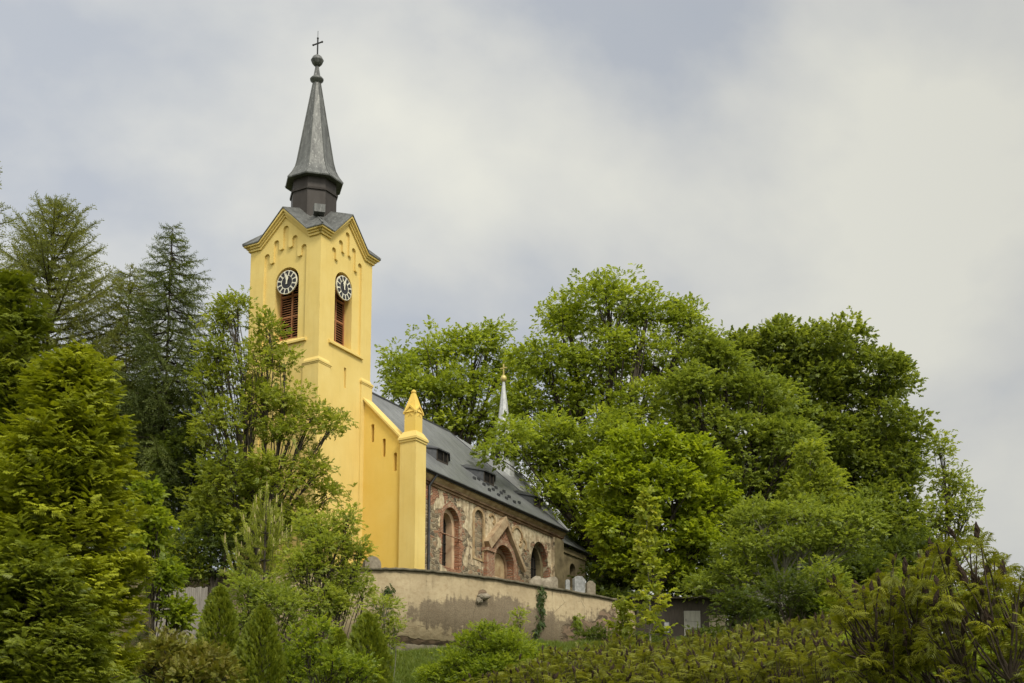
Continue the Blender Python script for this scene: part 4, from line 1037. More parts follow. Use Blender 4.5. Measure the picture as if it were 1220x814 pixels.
stone_thing('gravestone', 'low rounded stone behind the wall, left of two paler rounded stones under the arched window', 'gravestone', 638.5, 687.0, 87, .95, 1, .55, M['stone'], 'boulder', R(10))
stone_thing('gravestone', 'middle of three low rounded stones behind the wall under the arched window', 'gravestone', 650, 688.2, 88, 1.0, 1, .55, M['stone'], 'boulder', R(-5))
stone_thing('gravestone', 'pale rounded stone close to the grey corner pilaster, right of two lower stones', 'gravestone', 658.5, 687.5, 89, .55, 1, .4, M['stone'], 'round', R(20))
stone_thing('gravestone', 'tall white headstone behind the wall in front of the annex', 'gravestone', 689.5, 687.0, 92, .78, 1, .3, M['pale_stone'], 'tab', R(28))
stone_thing('gravestone', 'thin small pale headstone left of the tall white headstone', 'gravestone', 676, 690.5, 91, .28, 1, .16, M['pale_stone'], 'round', R(20))
stone_thing('gravestone', 'dark narrow headstone right of the tall white headstone', 'gravestone', 703.5, 692.5, 93.5, .62, 1, .25, M['stone'], 'tab', R(25))
ft = at(655, 740, 100)

# ================================================================== fence (left) and shed (right)
Yf = 76.0; pl, pr = at(186, 700, Yf), at(244, 700, Yf); gz = float(ground_z(pl[0], Yf))
fe = empty('wooden_fence', (pl[0], Yf, gz), 'weathered silver grey fence of upright boards behind the two small thujas', 'fence')
Hf = pl[2] - gz; bm = bmesh.new(); r_ = random.Random(4); x = 0.0
while x < pr[0] - pl[0]:
    w = r_.uniform(.09, .13); h = Hf + r_.uniform(-.05, .05); box(bm, x, x + w - .012, r_.uniform(-.012, .012), .028, -.3, h); x += w
from_bm('board_panel', bm, M['grey_wood'], fe)
bm = bmesh.new(); box(bm, -.05, x, .03, .09, Hf * .3, Hf * .3 + .09); box(bm, -.05, x, .03, .09, Hf * .8, Hf * .8 + .09); split_parts(from_bm('rail', bm, M['grey_wood'], fe))
for xx in (0.0, x * .5, x): 
    bm = bmesh.new(); box(bm, xx - .06, xx + .06, .093, .21, -.3, Hf + .05); from_bm('fence_post', bm, M['grey_wood'], fe)

Ys = 93.0; q0 = at(775, 715, Ys); gz = float(ground_z(q0[0], Ys)); P_ = lambda x, y: (at(x, y, Ys)[0] - q0[0], at(x, y, Ys)[2] - gz)
sh = empty('shed', (q0[0], Ys, gz), 'small shed with a pale grey door half hidden under the trees right of the wall', 'shed')
fH = lambda a, b, d: (a, d, b)
bm = bmesh.new(); ztop = P_(775, 713)[1]
plate(bm, [(P_(744, 0)[0], -.3), (P_(799, 0)[0], -.3), (P_(799, 0)[0], ztop), (P_(744, 0)[0], ztop)], [], fH, 0, .15); from_bm('board_wall', bm, M['dark_wood'], sh)
bm = bmesh.new(); dx0, dx1 = P_(799.5, 0)[0], P_(817.5, 0)[0]; plate(bm, [(dx0, 0), (dx1, 0), (dx1, P_(0, 728)[1]), (dx0, P_(0, 728)[1])], [], fH, -.03, .05)
for zq in (.25, .62): bar(bm, (dx0 + .12, -.035, P_(0, 728)[1] * zq), (dx1 - .12, -.035, P_(0, 728)[1] * zq), .03, .06)
dr = from_bm('door', bm, M['grey_door'], sh)
bm = bmesh.new(); bar(bm, (dx0 + .12, -.09, 1.05), (dx0 + .12, -.09, 1.2), .03); from_bm('door_handle', bm, M['iron'], dr)
bm = bmesh.new(); plate(bm, [(dx0 - .05, -.2), (P_(827, 0)[0], -.2), (P_(827, 0)[0], ztop), (dx0 - .05, ztop)], [[(dx0, -.1), (dx1, -.1), (dx1, P_(0, 728)[1]), (dx0, P_(0, 728)[1])]], fH, .003, .2); from_bm('door_frame', bm, M['dark_wood'], sh)
bm = bmesh.new(); plate(bm, [(P_(827, 0)[0], -.3), (P_(846, 0)[0], -.3), (P_(846, 0)[0], P_(0, 733)[1]), (P_(827, 0)[0], P_(0, 733)[1])], [], fH, .06, .3); from_bm('side_wall', bm, M['beige_wall'], sh)
bm = bmesh.new(); bar(bm, (P_(828, 0)[0], -.05, P_(0, 745)[1]), (P_(845, 0)[0], -.05, P_(0, 756)[1]), .08); from_bm('handrail', bm, M['dark_wood'], sh)
bm = bmesh.new(); v = [(P_(742, 0)[0], -.5, ztop - .1), (P_(848, 0)[0], -.5, ztop - .1), (P_(848, 0)[0], 4, ztop + .8), (P_(742, 0)[0], 4, ztop + .8)]; prism(bm, v, [(a, b, c_ + .1) for a, b, c_ in v]); box(bm, P_(745, 0)[0], P_(846, 0)[0], .31, 3.6, -.3, ztop); from_bm('shed_roof', bm, M['dark_wood'], sh)
nb = at(794.5, 755, Ys - .5); zb0 = float(ground_z(nb[0], Ys - .5))
sg = empty('notice_board', (nb[0], Ys - .5, zb0), 'white notice board in a dark frame beside the shed door', 'sign')
hh = at(0, 741, Ys - .5)[2] - zb0; lw = 7.0 / ppm(Ys) / 2; lo_ = at(0, 754, Ys - .5)[2] - zb0
bm = bmesh.new(); box(bm, -lw, lw, -.03, 0, lo_, hh); from_bm('board', bm, M['pale_stone'], sg)
bm = bmesh.new()
for a, b in (((-lw, lo_), (lw, lo_)), ((lw, lo_), (lw, hh)), ((lw, hh), (-lw, hh)), ((-lw, hh), (-lw, lo_))): bar(bm, (a[0], -.02, a[1]), (b[0], -.02, b[1]), .05, .06)
from_bm('frame', bm, M['iron'], sg)
bm = bmesh.new(); bar(bm, (0, .03, -.3), (0, .03, hh), .07); from_bm('post', bm, M['iron'], sg)

# ================================================================== VEGETATION
def L3(a, b, c): return [a, b, c]
LM = {
 'ash':    leaf_mat('ash_leaves', [(0.186, 0.237, 0.029), (0.292, 0.355, 0.041), (0.422, 0.473, 0.062)]),
 'maple_bright': leaf_mat('bright_maple_leaves', [(0.156, 0.206, 0.014), (0.267, 0.331, 0.022), (0.403, 0.456, 0.036)]),
 'maple_dark': leaf_mat('dark_maple_leaves', [(0.125, 0.162, 0.028), (0.188, 0.231, 0.036), (0.295, 0.335, 0.056)]),
 'apple':  leaf_mat('apple_leaves', [(0.149, 0.195, 0.031), (0.230, 0.280, 0.043), (0.324, 0.377, 0.066)]),
 'oak':    leaf_mat('oak_leaves', [(0.155, 0.195, 0.026), (0.250, 0.293, 0.038), (0.371, 0.403, 0.060)]),
 'under':  leaf_mat('undergrowth_leaves', [(0.054, 0.078, 0.015), (0.084, 0.114, 0.020), (0.128, 0.163, 0.029)]),  # dark tone puts the deep shade below the trees into the leaves
 'thuja':  leaf_mat('golden_thuja_sprays', [(0.129, 0.157, 0.011), (0.250, 0.281, 0.015), (0.410, 0.430, 0.029)], .25),
 'thuja_dark': leaf_mat('dark_cypress_sprays', [(0.086, 0.112, 0.011), (0.145, 0.175, 0.015), (0.244, 0.272, 0.024)], .25),
 'thuja_small': leaf_mat('green_thuja_sprays', [(0.101, 0.138, 0.010), (0.169, 0.206, 0.014), (0.257, 0.281, 0.022)], .25),
 'spruce': leaf_mat('spruce_needles', [(0.087, 0.113, 0.034), (0.129, 0.160, 0.044), (0.191, 0.220, 0.053)], .15),
 'larch':  leaf_mat('larch_needles', [(0.138, 0.159, 0.042), (0.201, 0.219, 0.054), (0.268, 0.273, 0.066)], .25),
 'pine':   leaf_mat('pine_needles', [(0.193, 0.233, 0.031), (0.289, 0.323, 0.041), (0.400, 0.429, 0.054)], .2),
 'shrub_bright': leaf_mat('bright_shrub_leaves', [(0.187, 0.241, 0.035), (0.287, 0.337, 0.052), (0.420, 0.452, 0.087)]),
 'shrub_mid': leaf_mat('green_shrub_leaves', [(0.142, 0.198, 0.018), (0.218, 0.280, 0.025), (0.322, 0.373, 0.035)]),
 'juniper': leaf_mat('bronze_juniper_sprays', [(0.156, 0.143, 0.033), (0.218, 0.188, 0.031), (0.195, 0.210, 0.031), (0.281, 0.255, 0.044)], .2),
 'sumac':  leaf_mat('sumac_leaves', [(0.109, 0.123, 0.009), (0.167, 0.179, 0.012), (0.247, 0.246, 0.018)], .35),
 'sumac_low': leaf_mat('low_sumac_leaves', [(0.124, 0.139, 0.017), (0.178, 0.184, 0.020), (0.240, 0.243, 0.029)], .3),
 'birch':  leaf_mat('birch_leaves', [(0.178, 0.220, 0.029), (0.251, 0.299, 0.040), (0.356, 0.390, 0.057)]),
 'sapling': leaf_mat('yellow_sapling_leaves', [(0.215, 0.265, 0.034), (0.313, 0.352, 0.043), (0.411, 0.411, 0.068)]),
 'ivy':    leaf_mat('ivy_leaves', [(0.029, 0.052, 0.010), (0.052, 0.085, 0.016), (0.098, 0.130, 0.026)], .2),
 'grass':  leaf_mat('grass_blades', [(0.098, 0.143, 0.018), (0.143, 0.188, 0.024), (0.195, 0.225, 0.038)], .3),
}

# ---- trees on the right, beyond the wall
crown_tree('broadleaf_tree', 'pale leafy tree with open branches against the sky, behind the church roof', 'tree', 128,
  [(480, 440, 34, 30), (520, 420, 42, 32), (568, 415, 40, 30), (500, 475, 44, 30), (550, 465, 48, 36), (595, 440, 36, 40), (470, 462, 22, 22), (540, 510, 45, 30), (590, 500, 40, 40), (585, 400, 24, 16)],
  540, LM['ash'], 11, T_BROAD, .46, .62, 1.15, 11, .5, .42, limbs=9, inner=.6, base_z=18.4, fill=1.1)
crown_tree('broadleaf_tree', 'tallest wide ash tree with visible limbs, rising behind the far end of the nave', 'tree', 116,
  [(725, 362, 60, 34), (680, 385, 46, 36), (770, 375, 46, 36), (822, 385, 32, 38), (650, 430, 48, 40), (715, 425, 60, 44), (785, 430, 52, 42), (838, 430, 24, 30), (625, 482, 42, 42), (690, 490, 60, 44), (760, 490, 58, 44), (632, 545, 42, 38, -5), (690, 560, 48, 40, -5), (655, 590, 36, 32, -6), (606, 515, 28, 26, -12), (590, 540, 18, 14, -13), (650, 640, 34, 36), (690, 650, 40, 40), (690, 615, 40, 36, -4), (655, 520, 44, 34, -6), (720, 520, 44, 36, -5)],
  725, LM['ash'], 12, T_BROAD, .42, .62, 1.15, 12, .5, .55, limbs=9, inner=.55, base_z=18.4, fill=1.1)
crown_tree('broadleaf_tree', 'mid green tree with layered foliage between the bright maple and the dark maple', 'tree', 108,
  [(850, 460, 54, 34), (905, 478, 50, 40), (830, 505, 50, 36), (885, 530, 56, 42), (940, 530, 46, 44), (905, 580, 60, 40), (850, 570, 50, 40), (960, 585, 40, 40), (862, 428, 34, 30), (840, 408, 22, 24), (850, 620, 46, 40), (905, 640, 50, 36), (820, 470, 40, 34)],
  890, LM['apple'], 13, T_BROAD, .46, .7, .95, 13, .4, .4, limbs=20, base_z=18.2)
crown_tree('maple_tree', 'large dark green round topped maple at the right of the wood', 'tree', 122,
  [(930, 415, 62, 36), (990, 418, 62, 36), (1040, 452, 52, 44), (905, 445, 40, 40), (960, 470, 70, 50), (1050, 510, 54, 50), (990, 540, 76, 56), (1060, 575, 46, 56), (1020, 620, 72, 50), (950, 600, 60, 50), (1075, 640, 36, 40), (1082, 545, 24, 40), (960, 520, 60, 50), (1030, 570, 60, 50), (885, 420, 30, 26), (1000, 660, 70, 40)],
  1000, LM['maple_dark'], 14, T_MAPLE, .46, .75, 1.05, 12, .5, .6, limbs=12, inner=.5, base_z=18.2, fill=1.05)
crown_tree('birch_tree', 'slender airy tree at the right edge of the wood against the sky', 'tree', 130,
  [(1120, 540, 20, 28), (1132, 575, 28, 32), (1145, 610, 26, 34), (1120, 620, 28, 36), (1155, 645, 18, 24), (1125, 665, 34, 26)],
  1128, LM['birch'], 15, T_BROAD, .46, .45, .9, 9, .6, .22, limbs=24, inner=.7, base_z=18)
crown_tree('maple_tree', 'bright yellow green round maple in front of the taller trees, right of the nave', 'tree', 99,
  [(770, 535, 52, 34), (820, 560, 44, 40), (735, 570, 40, 40), (785, 585, 58, 44), (840, 605, 36, 40), (740, 625, 36, 40), (790, 640, 60, 44), (742, 668, 32, 34), (840, 650, 34, 34), (790, 682, 44, 26)],
  785, LM['maple_bright'], 16, T_MAPLE, .40, .75, .8, 12, .38, .35, limbs=14, inner=.38, base_z=17.8)
crown_tree('apple_tree', 'spreading low tree with bare grey limbs under its crown, below the dark maple', 'tree', 92,
  [(905, 620, 40, 26), (960, 618, 44, 28), (1015, 625, 36, 26), (880, 655, 36, 24), (940, 650, 46, 24), (1000, 650, 40, 22), (870, 690, 38, 26), (1030, 605, 20, 18), (840, 700, 26, 20)],
  930, LM['apple'], 17, T_SMALL, .42, .8, .75, 12, .4, .26, bark='pale_bark', limbs=26, inner=.45, base_z=16.6, fork=.25)
crown_tree('apple_tree', 'pale leafed upright young tree rising in front of the dark maple', 'tree', 95,
  [(965, 545, 20, 26), (975, 580, 30, 30), (950, 595, 24, 30), (985, 610, 24, 24)],
  965, LM['birch'], 18, T_BROAD, .4, .7, .7, 10, .6, .15, bark='pale_bark', limbs=16, base_z=17)
for i, (x, y, rx, ry, Yb, lab) in enumerate([
  (714, 672, 26, 40, 118, 'dark tall bush just past the annex corner behind the headstones'),
  (738, 738, 34, 42, 98, 'dark dense bush in the deep shade between the wall end and the shed'),
  (735, 705, 40, 40, 103, 'dark bush in the shade at the end of the churchyard wall'),
  (830, 690, 50, 50, 106, 'dark bush in the shade behind the shed'),
  (920, 690, 64, 46, 104, 'dark wide bush below the spreading apple tree'),
  (1010, 690, 70, 50, 108, 'dark wide bush under the large dark maple, nearer the right'),
  (1090, 680, 52, 44, 112, 'dark bush under the slender airy tree at the right'),
  (870, 738, 50, 40, 99, 'dark dense bush in the deep shade behind the shed door'), (940, 728, 56, 44, 100, 'dark dense bush in the shade under the spreading apple tree, low down'), (1020, 715, 60, 50, 102, 'dark dense bush in the shade behind the top of the tall sumac'),  # bushes added as a dark backing for the shade below the crowns
  (722, 640, 26, 50, 122, 'dark bush crowding the east end of the church')]):
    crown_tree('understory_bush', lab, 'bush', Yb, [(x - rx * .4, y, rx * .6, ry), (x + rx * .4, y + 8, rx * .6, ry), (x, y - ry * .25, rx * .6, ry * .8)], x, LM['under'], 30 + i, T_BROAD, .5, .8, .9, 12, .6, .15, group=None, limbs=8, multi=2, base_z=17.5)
for i, (x, y, rx, ry, lab) in enumerate([(880, 722, 34, 26, 'grey green shrub right of the shed under the low apple branches'), (945, 708, 40, 30, 'leafy green shrub between the shed and the tall sumac'), (985, 690, 30, 30, 'green shrub touching the left side of the tall sumac')]):
    crown_tree('shrub', lab, 'shrub', 78, [(x - rx * .4, y + 5, rx * .6, ry), (x + rx * .4, y + 8, rx * .6, ry), (x, y - ry * .2, rx * .6, ry * .8)], x, LM['apple' if i == 2 else 'under'], 40 + i, T_SMALL, .34, .55, .6, 12, .6, .06, limbs=14, multi=2)
for i, (x, y, rx, ry, Yb, lab) in enumerate([  # the dark brambles are added over ground that lies in deep shade
  (712, 768, 30, 22, 80, 'dark low bramble at the broken brick end of the cream wall'), (762, 772, 32, 20, 82, 'dark low bramble under the thin yellow green sapling'),
  (850, 768, 34, 24, 84, 'dark low bramble in front of the shed corner'), (905, 758, 38, 26, 82, 'dark low bramble between the shed and the tall sumac'),
  (955, 748, 38, 30, 80, 'dark low bramble just left of the tall spreading sumac'), (1010, 735, 44, 36, 78, 'dark bramble thicket behind the tall spreading sumac'),
  (1085, 725, 50, 44, 70, 'green thicket behind the crooked stems of the tall sumac'), (1160, 735, 46, 40, 60, 'green thicket behind the tall sumac at the right edge'), (1040, 790, 50, 36, 31, 'low green bush at the foot of the tall spreading sumac'), (1130, 795, 50, 36, 30, 'low green bush at the bottom edge between the two tall sumacs'), (1200, 795, 46, 36, 28, 'low green bush at the bottom right corner'),
  (1215, 745, 36, 36, 58, 'green bush at the far right edge low behind the sumac')]):
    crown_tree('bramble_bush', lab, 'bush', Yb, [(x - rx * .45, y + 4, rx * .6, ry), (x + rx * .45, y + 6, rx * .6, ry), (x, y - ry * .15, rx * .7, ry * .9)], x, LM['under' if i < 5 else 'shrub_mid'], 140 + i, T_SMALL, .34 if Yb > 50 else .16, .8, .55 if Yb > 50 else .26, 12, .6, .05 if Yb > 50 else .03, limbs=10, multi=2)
def sapling(name, label, Y, x, ytop, ybot, hw, mat, seed, n=26):
    rng = np.random.default_rng(seed); p = at(x, ytop, Y); bz = float(ground_z(p[0], Y)); root = empty(name, (p[0], Y, bz), label, 'sapling'); H = p[2] - bz; zb_ = at(x, ybot, Y)[2] - bz
    TB = Tubes(); LV = Leaves(); TB.add(np.stack([.05 * np.sin(np.linspace(0, 6, 9)), np.zeros(9), np.linspace(-.2, H * .98, 9)], 1), np.linspace(.055, .012, 9), 6)
    for i in range(n):
        t = i / n; z = zb_ + (H - zb_) * t; a = i * 2.4 + rng.normal(0, .3); L = hw / ppm(Y) * (1.05 - .75 * t) * rng.uniform(.6, 1.1)
        q = np.array([math.cos(a) * L, math.sin(a) * L, z + L * .35]); c_ = curve((0, 0, z), q, rng, .1, 5, .05); TB.add(c_, [.016, .012, .010, .007, .004], 4)
        m = 16; pp = c_[rng.integers(1, 5, m)] + rng.normal(0, .12, (m, 3)); xd = (q - [0, 0, z]) + rng.normal(0, .45, (m, 3)); up = np.array([0, 0, 1.]) + rng.normal(0, .3, (m, 3))
        LV.add(T_MAPLE, pp, xd, up, .42 * rng.uniform(.7, 1.2, m), rng.normal(.5, .2, m) + .15 * math.sin(i * 1.7))
    TB.build('trunk', M['pale_bark'], root); LV.build('crown', mat, root); return root
sapling('sapling', 'thin yellow green sapling standing before the bright maple, left of the shed', 72, 771, 588, 755, 26, LM['sapling'], 51, 34)
sapling('sapling', 'short yellowish sapling at the dark end of the churchyard wall', 74, 742, 712, 770, 15, LM['sapling'], 52, 10)

# ---- left side trees in the churchyard west of the tower and below the wall
conifer('larch_tree', 'tall airy conifer with fan shaped branches, first from the left against the sky', 'tree', 86, 66, 246,
  [(246, 6), (262, 28), (290, 50), (320, 66), (360, 80), (420, 92), (500, 96), (600, 92), (700, 80)], LM['larch'], 61, droop=.10, upturn=.22, ascend=.42, spacing=.50, nb=6, twig=.62, trunk_r=.22, sparse=.9, hang=.85, bare=.2, step=.29)
conifer('larch_tree', 'single thin conifer cut off by the left edge of the picture', 'tree', 52, -22, 190,
  [(190, 3), (250, 28), (300, 36), (400, 60), (600, 70)], LM['larch'], 62, droop=.05, upturn=.1, ascend=.35, spacing=.5, nb=6, twig=.42, trunk_r=.14, sparse=.9, hang=.5, step=.3)
conifer('spruce_tree', 'thin young spruce standing between the airy larch and the dark pointed spruce', 'tree', 88, 156, 320,
  [(320, 4), (345, 24), (400, 42), (460, 56), (560, 60), (700, 60)], LM['larch'], 63, droop=.16, upturn=.12, spacing=.44, nb=7, twig=.55, trunk_r=.12, sparse=.9, hang=.8, ascend=.1, step=.32)
conifer('spruce_tree', 'tall dark pointed spruce with drooping branches left of the tower', 'tree', 84, 206, 272,
  [(272, 5), (300, 24), (330, 46), (345, 54), (400, 58), (470, 72), (560, 80), (700, 80)], LM['spruce'], 64, droop=.30, upturn=.28, spacing=.62, nb=8, twig=.50, trunk_r=.2, sparse=.9, hang=1.0, step=.26)
crown_tree('oak_tree', 'loose leafed tree overlapping the yellow tower on its left side', 'tree', 80,
  [(278, 372, 26, 30), (318, 396, 24, 26), (255, 420, 26, 32), (300, 440, 40, 36), (340, 432, 20, 22), (340, 478, 36, 26), (285, 500, 44, 40), (345, 520, 36, 28), (392, 510, 18, 16), (330, 570, 48, 40), (378, 560, 24, 28), (270, 570, 44, 44), (390, 590, 22, 20), (300, 630, 54, 40), (250, 510, 34, 40), (360, 620, 36, 30), (240, 620, 40, 44), (262, 385, 22, 34), (248, 455, 30, 40), (312, 430, 30, 30), (370, 495, 26, 22), (404, 500, 16, 14), (300, 480, 40, 36)],
  300, LM['oak'], 65, T_SMALL, .40, .70, .65, 11, .5, .20, limbs=11, inner=.65, fill=1.02)
for i, (x, y, rx, ry, Yb, lab, mt) in enumerate([
  (225, 560, 56, 60, 83, 'dark leafy tree mass behind the wooden fence', 'under'), (195, 500, 46, 50, 85, 'dark leafy tree below the dark pointed spruce', 'under'), (150, 520, 60, 60, 88, 'dark leafy tree behind the golden thuja', 'under'),
  (285, 600, 60, 60, 87, 'dark leafy tree behind the loose leafed tree beside the tower', 'under'), (120, 470, 56, 50, 92, 'dark leafy tree low behind the airy first conifer', 'under'),
  (250, 650, 46, 36, 79, 'dark bush above the left end of the churchyard wall', 'under'), (210, 660, 40, 30, 78.5, 'leafy green bush hanging over the wooden fence', 'oak')]):
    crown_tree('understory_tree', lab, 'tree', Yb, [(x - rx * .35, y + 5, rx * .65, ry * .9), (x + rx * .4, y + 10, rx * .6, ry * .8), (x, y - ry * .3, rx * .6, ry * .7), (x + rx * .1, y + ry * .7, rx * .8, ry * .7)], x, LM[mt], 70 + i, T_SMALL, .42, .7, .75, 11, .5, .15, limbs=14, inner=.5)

# golden thuja and dark cypress close to the camera on the left
def plume_tree(name, label, Y, x, outline, mat, seed, n=900, size=.42, per=7, base_z=None):
    """dense feathery conifer: (y, left px, right px) outline; plumes of flat sprays on short boughs"""
    rng = np.random.default_rng(seed); ys = np.array([o[0] for o in outline], float)
    p = at(x, ys[0], Y); bz = float(ground_z(p[0], Y)) if base_z is None else base_z
    root = empty(name, (p[0], Y, bz), label, 'tree'); TB = Tubes(); LV = Leaves()
    zs = np.array([at(x, y, Y)[2] - bz for y in ys]); cxm = np.array([((o[1] + o[2]) / 2 - x) / ppm(Y) for o in outline]); hw = np.array([(o[2] - o[1]) / 2 / ppm(Y) for o in outline])
    H = zs[0]; TB.add(np.stack([np.interp(-np.linspace(0, H, 8), -zs, cxm) * .6, np.zeros(8), np.linspace(-.2, H * .97, 8)], 1), np.linspace(.22, .03, 8), 8)
    nb_ = max(40, int(n / 8))                        # boughs, each carrying a fan of plumes
    bz_ = zs.min() + (H - zs.min()) * rng.random(nb_ * 4); wv = np.interp(-bz_, -zs, hw); bz_ = bz_[rng.random(nb_ * 4) < (wv + .1) / (hw.max() + .1)][:nb_]; nb_ = len(bz_)
    ba = rng.uniform(0, 2 * PI, nb_); bw = np.interp(-bz_, -zs, hw) * (1.0 - .40 * rng.random(nb_) ** 1.3 + (rng.random(nb_) < .2) * .10)
    bi = rng.integers(0, nb_, n); spread = .125 * hw.max() + .04
    a = ba[bi] + rng.normal(0, 1, n) * spread * .95 / np.maximum(bw[bi], .25); inn = rng.random(n) ** 1.4
    zz = bz_[bi] + rng.normal(0, spread * .6, n) - inn * spread * .9; zz = np.clip(zz, zs.min() - .3, H)
    w = np.interp(-zz, -zs, hw); c_ = np.interp(-zz, -zs, cxm); rr = np.minimum(bw[bi], w * 1.12) - inn * spread * 1.5; rr = np.maximum(rr, .03)
    o = np.stack([np.cos(a), np.sin(a), np.zeros(n)], 1)
    tip = o * rr[:, None] + np.stack([c_, np.zeros(n), zz], 1)
    bl = rng.uniform(.45, .95, n) * (.3 + .7 * size / .42)
    dirv = nrm(o + np.stack([np.zeros(n), np.zeros(n), rng.uniform(.1, .8, n)], 1) + rng.normal(0, .22, (n, 3)))
    side = nrm(np.cross(dirv, np.array([0, 0, 1.])))
    P = []; X = []; U = []; S = []; T = []
    bt = rng.normal(.5, .14, nb_)[bi] + rng.normal(0, .12, n)
    for q in range(per):
        t = q / (per - 1); sd = 0 if q == per - 1 else (1 if q % 2 else -1)
        pos = tip - dirv * (bl * (1 - t))[:, None] + side * (sd * .05) - np.array([0, 0, 1.]) * (.10 * t * t * bl)[:, None]
        xd = dirv + side * (sd * .85) + np.array([0, 0, -.22]) + rng.normal(0, .16, (n, 3))
        P.append(pos); X.append(xd); U.append(np.array([0, 0, 1.]) + o * .5 + rng.normal(0, .28, (n, 3))); S.append(size * (1.05 - .35 * t) * rng.uniform(.75, 1.2, n)); T.append(bt + rng.normal(0, .12, n))
    LV.add(T_THUJA, np.concatenate(P), np.concatenate(X), np.concatenate(U), np.concatenate(S), np.concatenate(T))
    for j in rng.permutation(n)[:140]:
        s0_ = np.array([c_[j] * .8, 0, max(0, zz[j] - .5)]); TB.add(curve(s0_, tip[j], rng, .08, 5, -.03), [.035, .025, .018, .012, .006], 4)
    TB.build('trunk', M['bark'], root); LV.build('crown', mat, root); LEAFCOUNT[0] += len(LV.V) and sum(len(q) for q in LV.Q); return root
plume_tree('cypress_tree', 'tall dark green cypress at the far left edge behind the golden thuja', 36, 12, [(322, -4, 40), (350, -16, 60), (400, -40, 82), (460, -60, 96), (560, -80, 96), (800, -90, 100)], LM['thuja_dark'], 81, 1700, .36, 7)
plume_tree('thuja_tree', 'large golden green thuja filling the lower left, in front of the dark cypress', 30, 95, [(408, 70, 108), (425, 48, 132), (460, 20, 158), (520, -10, 172), (600, -30, 190), (680, -40, 200), (760, -40, 190), (830, -40, 170)], LM['thuja'], 82, 2900, .29, 8)
plume_tree('cypress_tree', 'dark feathery conifer at the bottom left corner below the golden thuja', 26, 30, [(640, 0, 60), (680, -40, 110), (740, -60, 150), (830, -70, 175)], LM['thuja_dark'], 83, 1500, .26, 7)
crown_tree('shrub', 'bright leafed bush hanging beside the right flank of the golden thuja', 'shrub', 42, [(182, 640, 24, 34), (196, 690, 20, 30), (175, 600, 18, 26), (205, 735, 24, 24)], 185, LM['shrub_mid'], 84, T_MAPLE, .22, .8, .32, 10, .5, .05, limbs=16, multi=2)

# young pine with upright candles
def pine(label, Y, x, ytop, ybot, hw, seed):
    rng = np.random.default_rng(seed); p = at(x, ytop, Y); bz = float(ground_z(p[0], Y)); root = empty('pine_tree', (p[0], Y, bz), label, 'tree'); H = p[2] - bz; zb_ = max(.3, at(x, ybot, Y)[2] - bz)
    TB = Tubes(); CB = Tubes(); LV = Leaves(); TB.add([(0, 0, -.2), (0, 0, H * .5), (0, 0, H - .3)], [.09, .06, .03], 6)
    P = []; X = []; S = []; 
    def brush(pts, dens=.10):
        L = np.linalg.norm(np.diff(pts, axis=0), axis=1).sum(); m = max(3, int(L / dens)); t = np.linspace(.15, 1, m)
        for tt in t:
            i = min(int(tt * (len(pts) - 1)), len(pts) - 2); q = pts[i] + (pts[i + 1] - pts[i]) * (tt * (len(pts) - 1) - i); d = pts[i + 1] - pts[i]; P.append(q); X.append(d / np.linalg.norm(d) + rng.normal(0, .06, 3)); S.append(.33 * rng.uniform(.85, 1.15))
    def candle(q, d, L): CB.add([q, q + d * L * .5, q + d * L], [.035, .03, .008], 5)
    nl = 6
    for k_ in range(nl):
        z = zb_ + (H * .84 - zb_) * k_ / (nl - 1); nb = 5 if k_ < nl - 1 else 4
        for b in range(nb):
            a = 2 * PI * b / nb + k_ * .6 + rng.normal(0, .15); L = hw / ppm(Y) * (1.0 - .72 * k_ / (nl - 1)) * rng.uniform(.8, 1.15); o = np.array([math.cos(a), math.sin(a), 0])
            t = np.linspace(0, 1, 6)[:, None]; pts = np.array([0, 0, z]) + o * L * t ** .8 + np.array([0, 0, 1.]) * (.02 * L * t + .75 * L * t ** 3 + .45 * t ** 5)
            TB.add(pts, np.linspace(.03, .014, 6), 4); brush(pts)
            candle(pts[-1], np.array([0, 0, 1.]), rng.uniform(.25, .5))
            for sd in (1, -1):
                m = pts[3]; s = np.cross(o, [0, 0, 1]) * sd; p2 = np.stack([m, m + (o * .4 + s * .7) * L * .22 + [0, 0, .05], m + (o * .6 + s * .9) * L * .38 + [0, 0, .28]]); TB.add(p2, [.016, .014, .01], 4); brush(p2); candle(p2[-1], np.array([0, 0, 1.]), rng.uniform(.18, .32))
    top = np.array([[0, 0, H * .8], [0, 0, H * .9], [0, 0, H - .45]]); brush(top); candle(top[-1], np.array([0, 0, 1.]), .6)
    P = np.array(P); X = np.array(X); LV.add(T_BRUSH, P, X, rng.normal(0, 1, P.shape), np.array(S), rng.normal(.5, .2, len(P)))
    TB.build('trunk', M['bark'], root); LV.build('crown', LM['pine'], root); split_parts(CB.build('shoot', M['candle'], root))
pine('young pale pine with upright candle shoots before the churchyard wall', 64, 318, 577, 700, 50, 91)

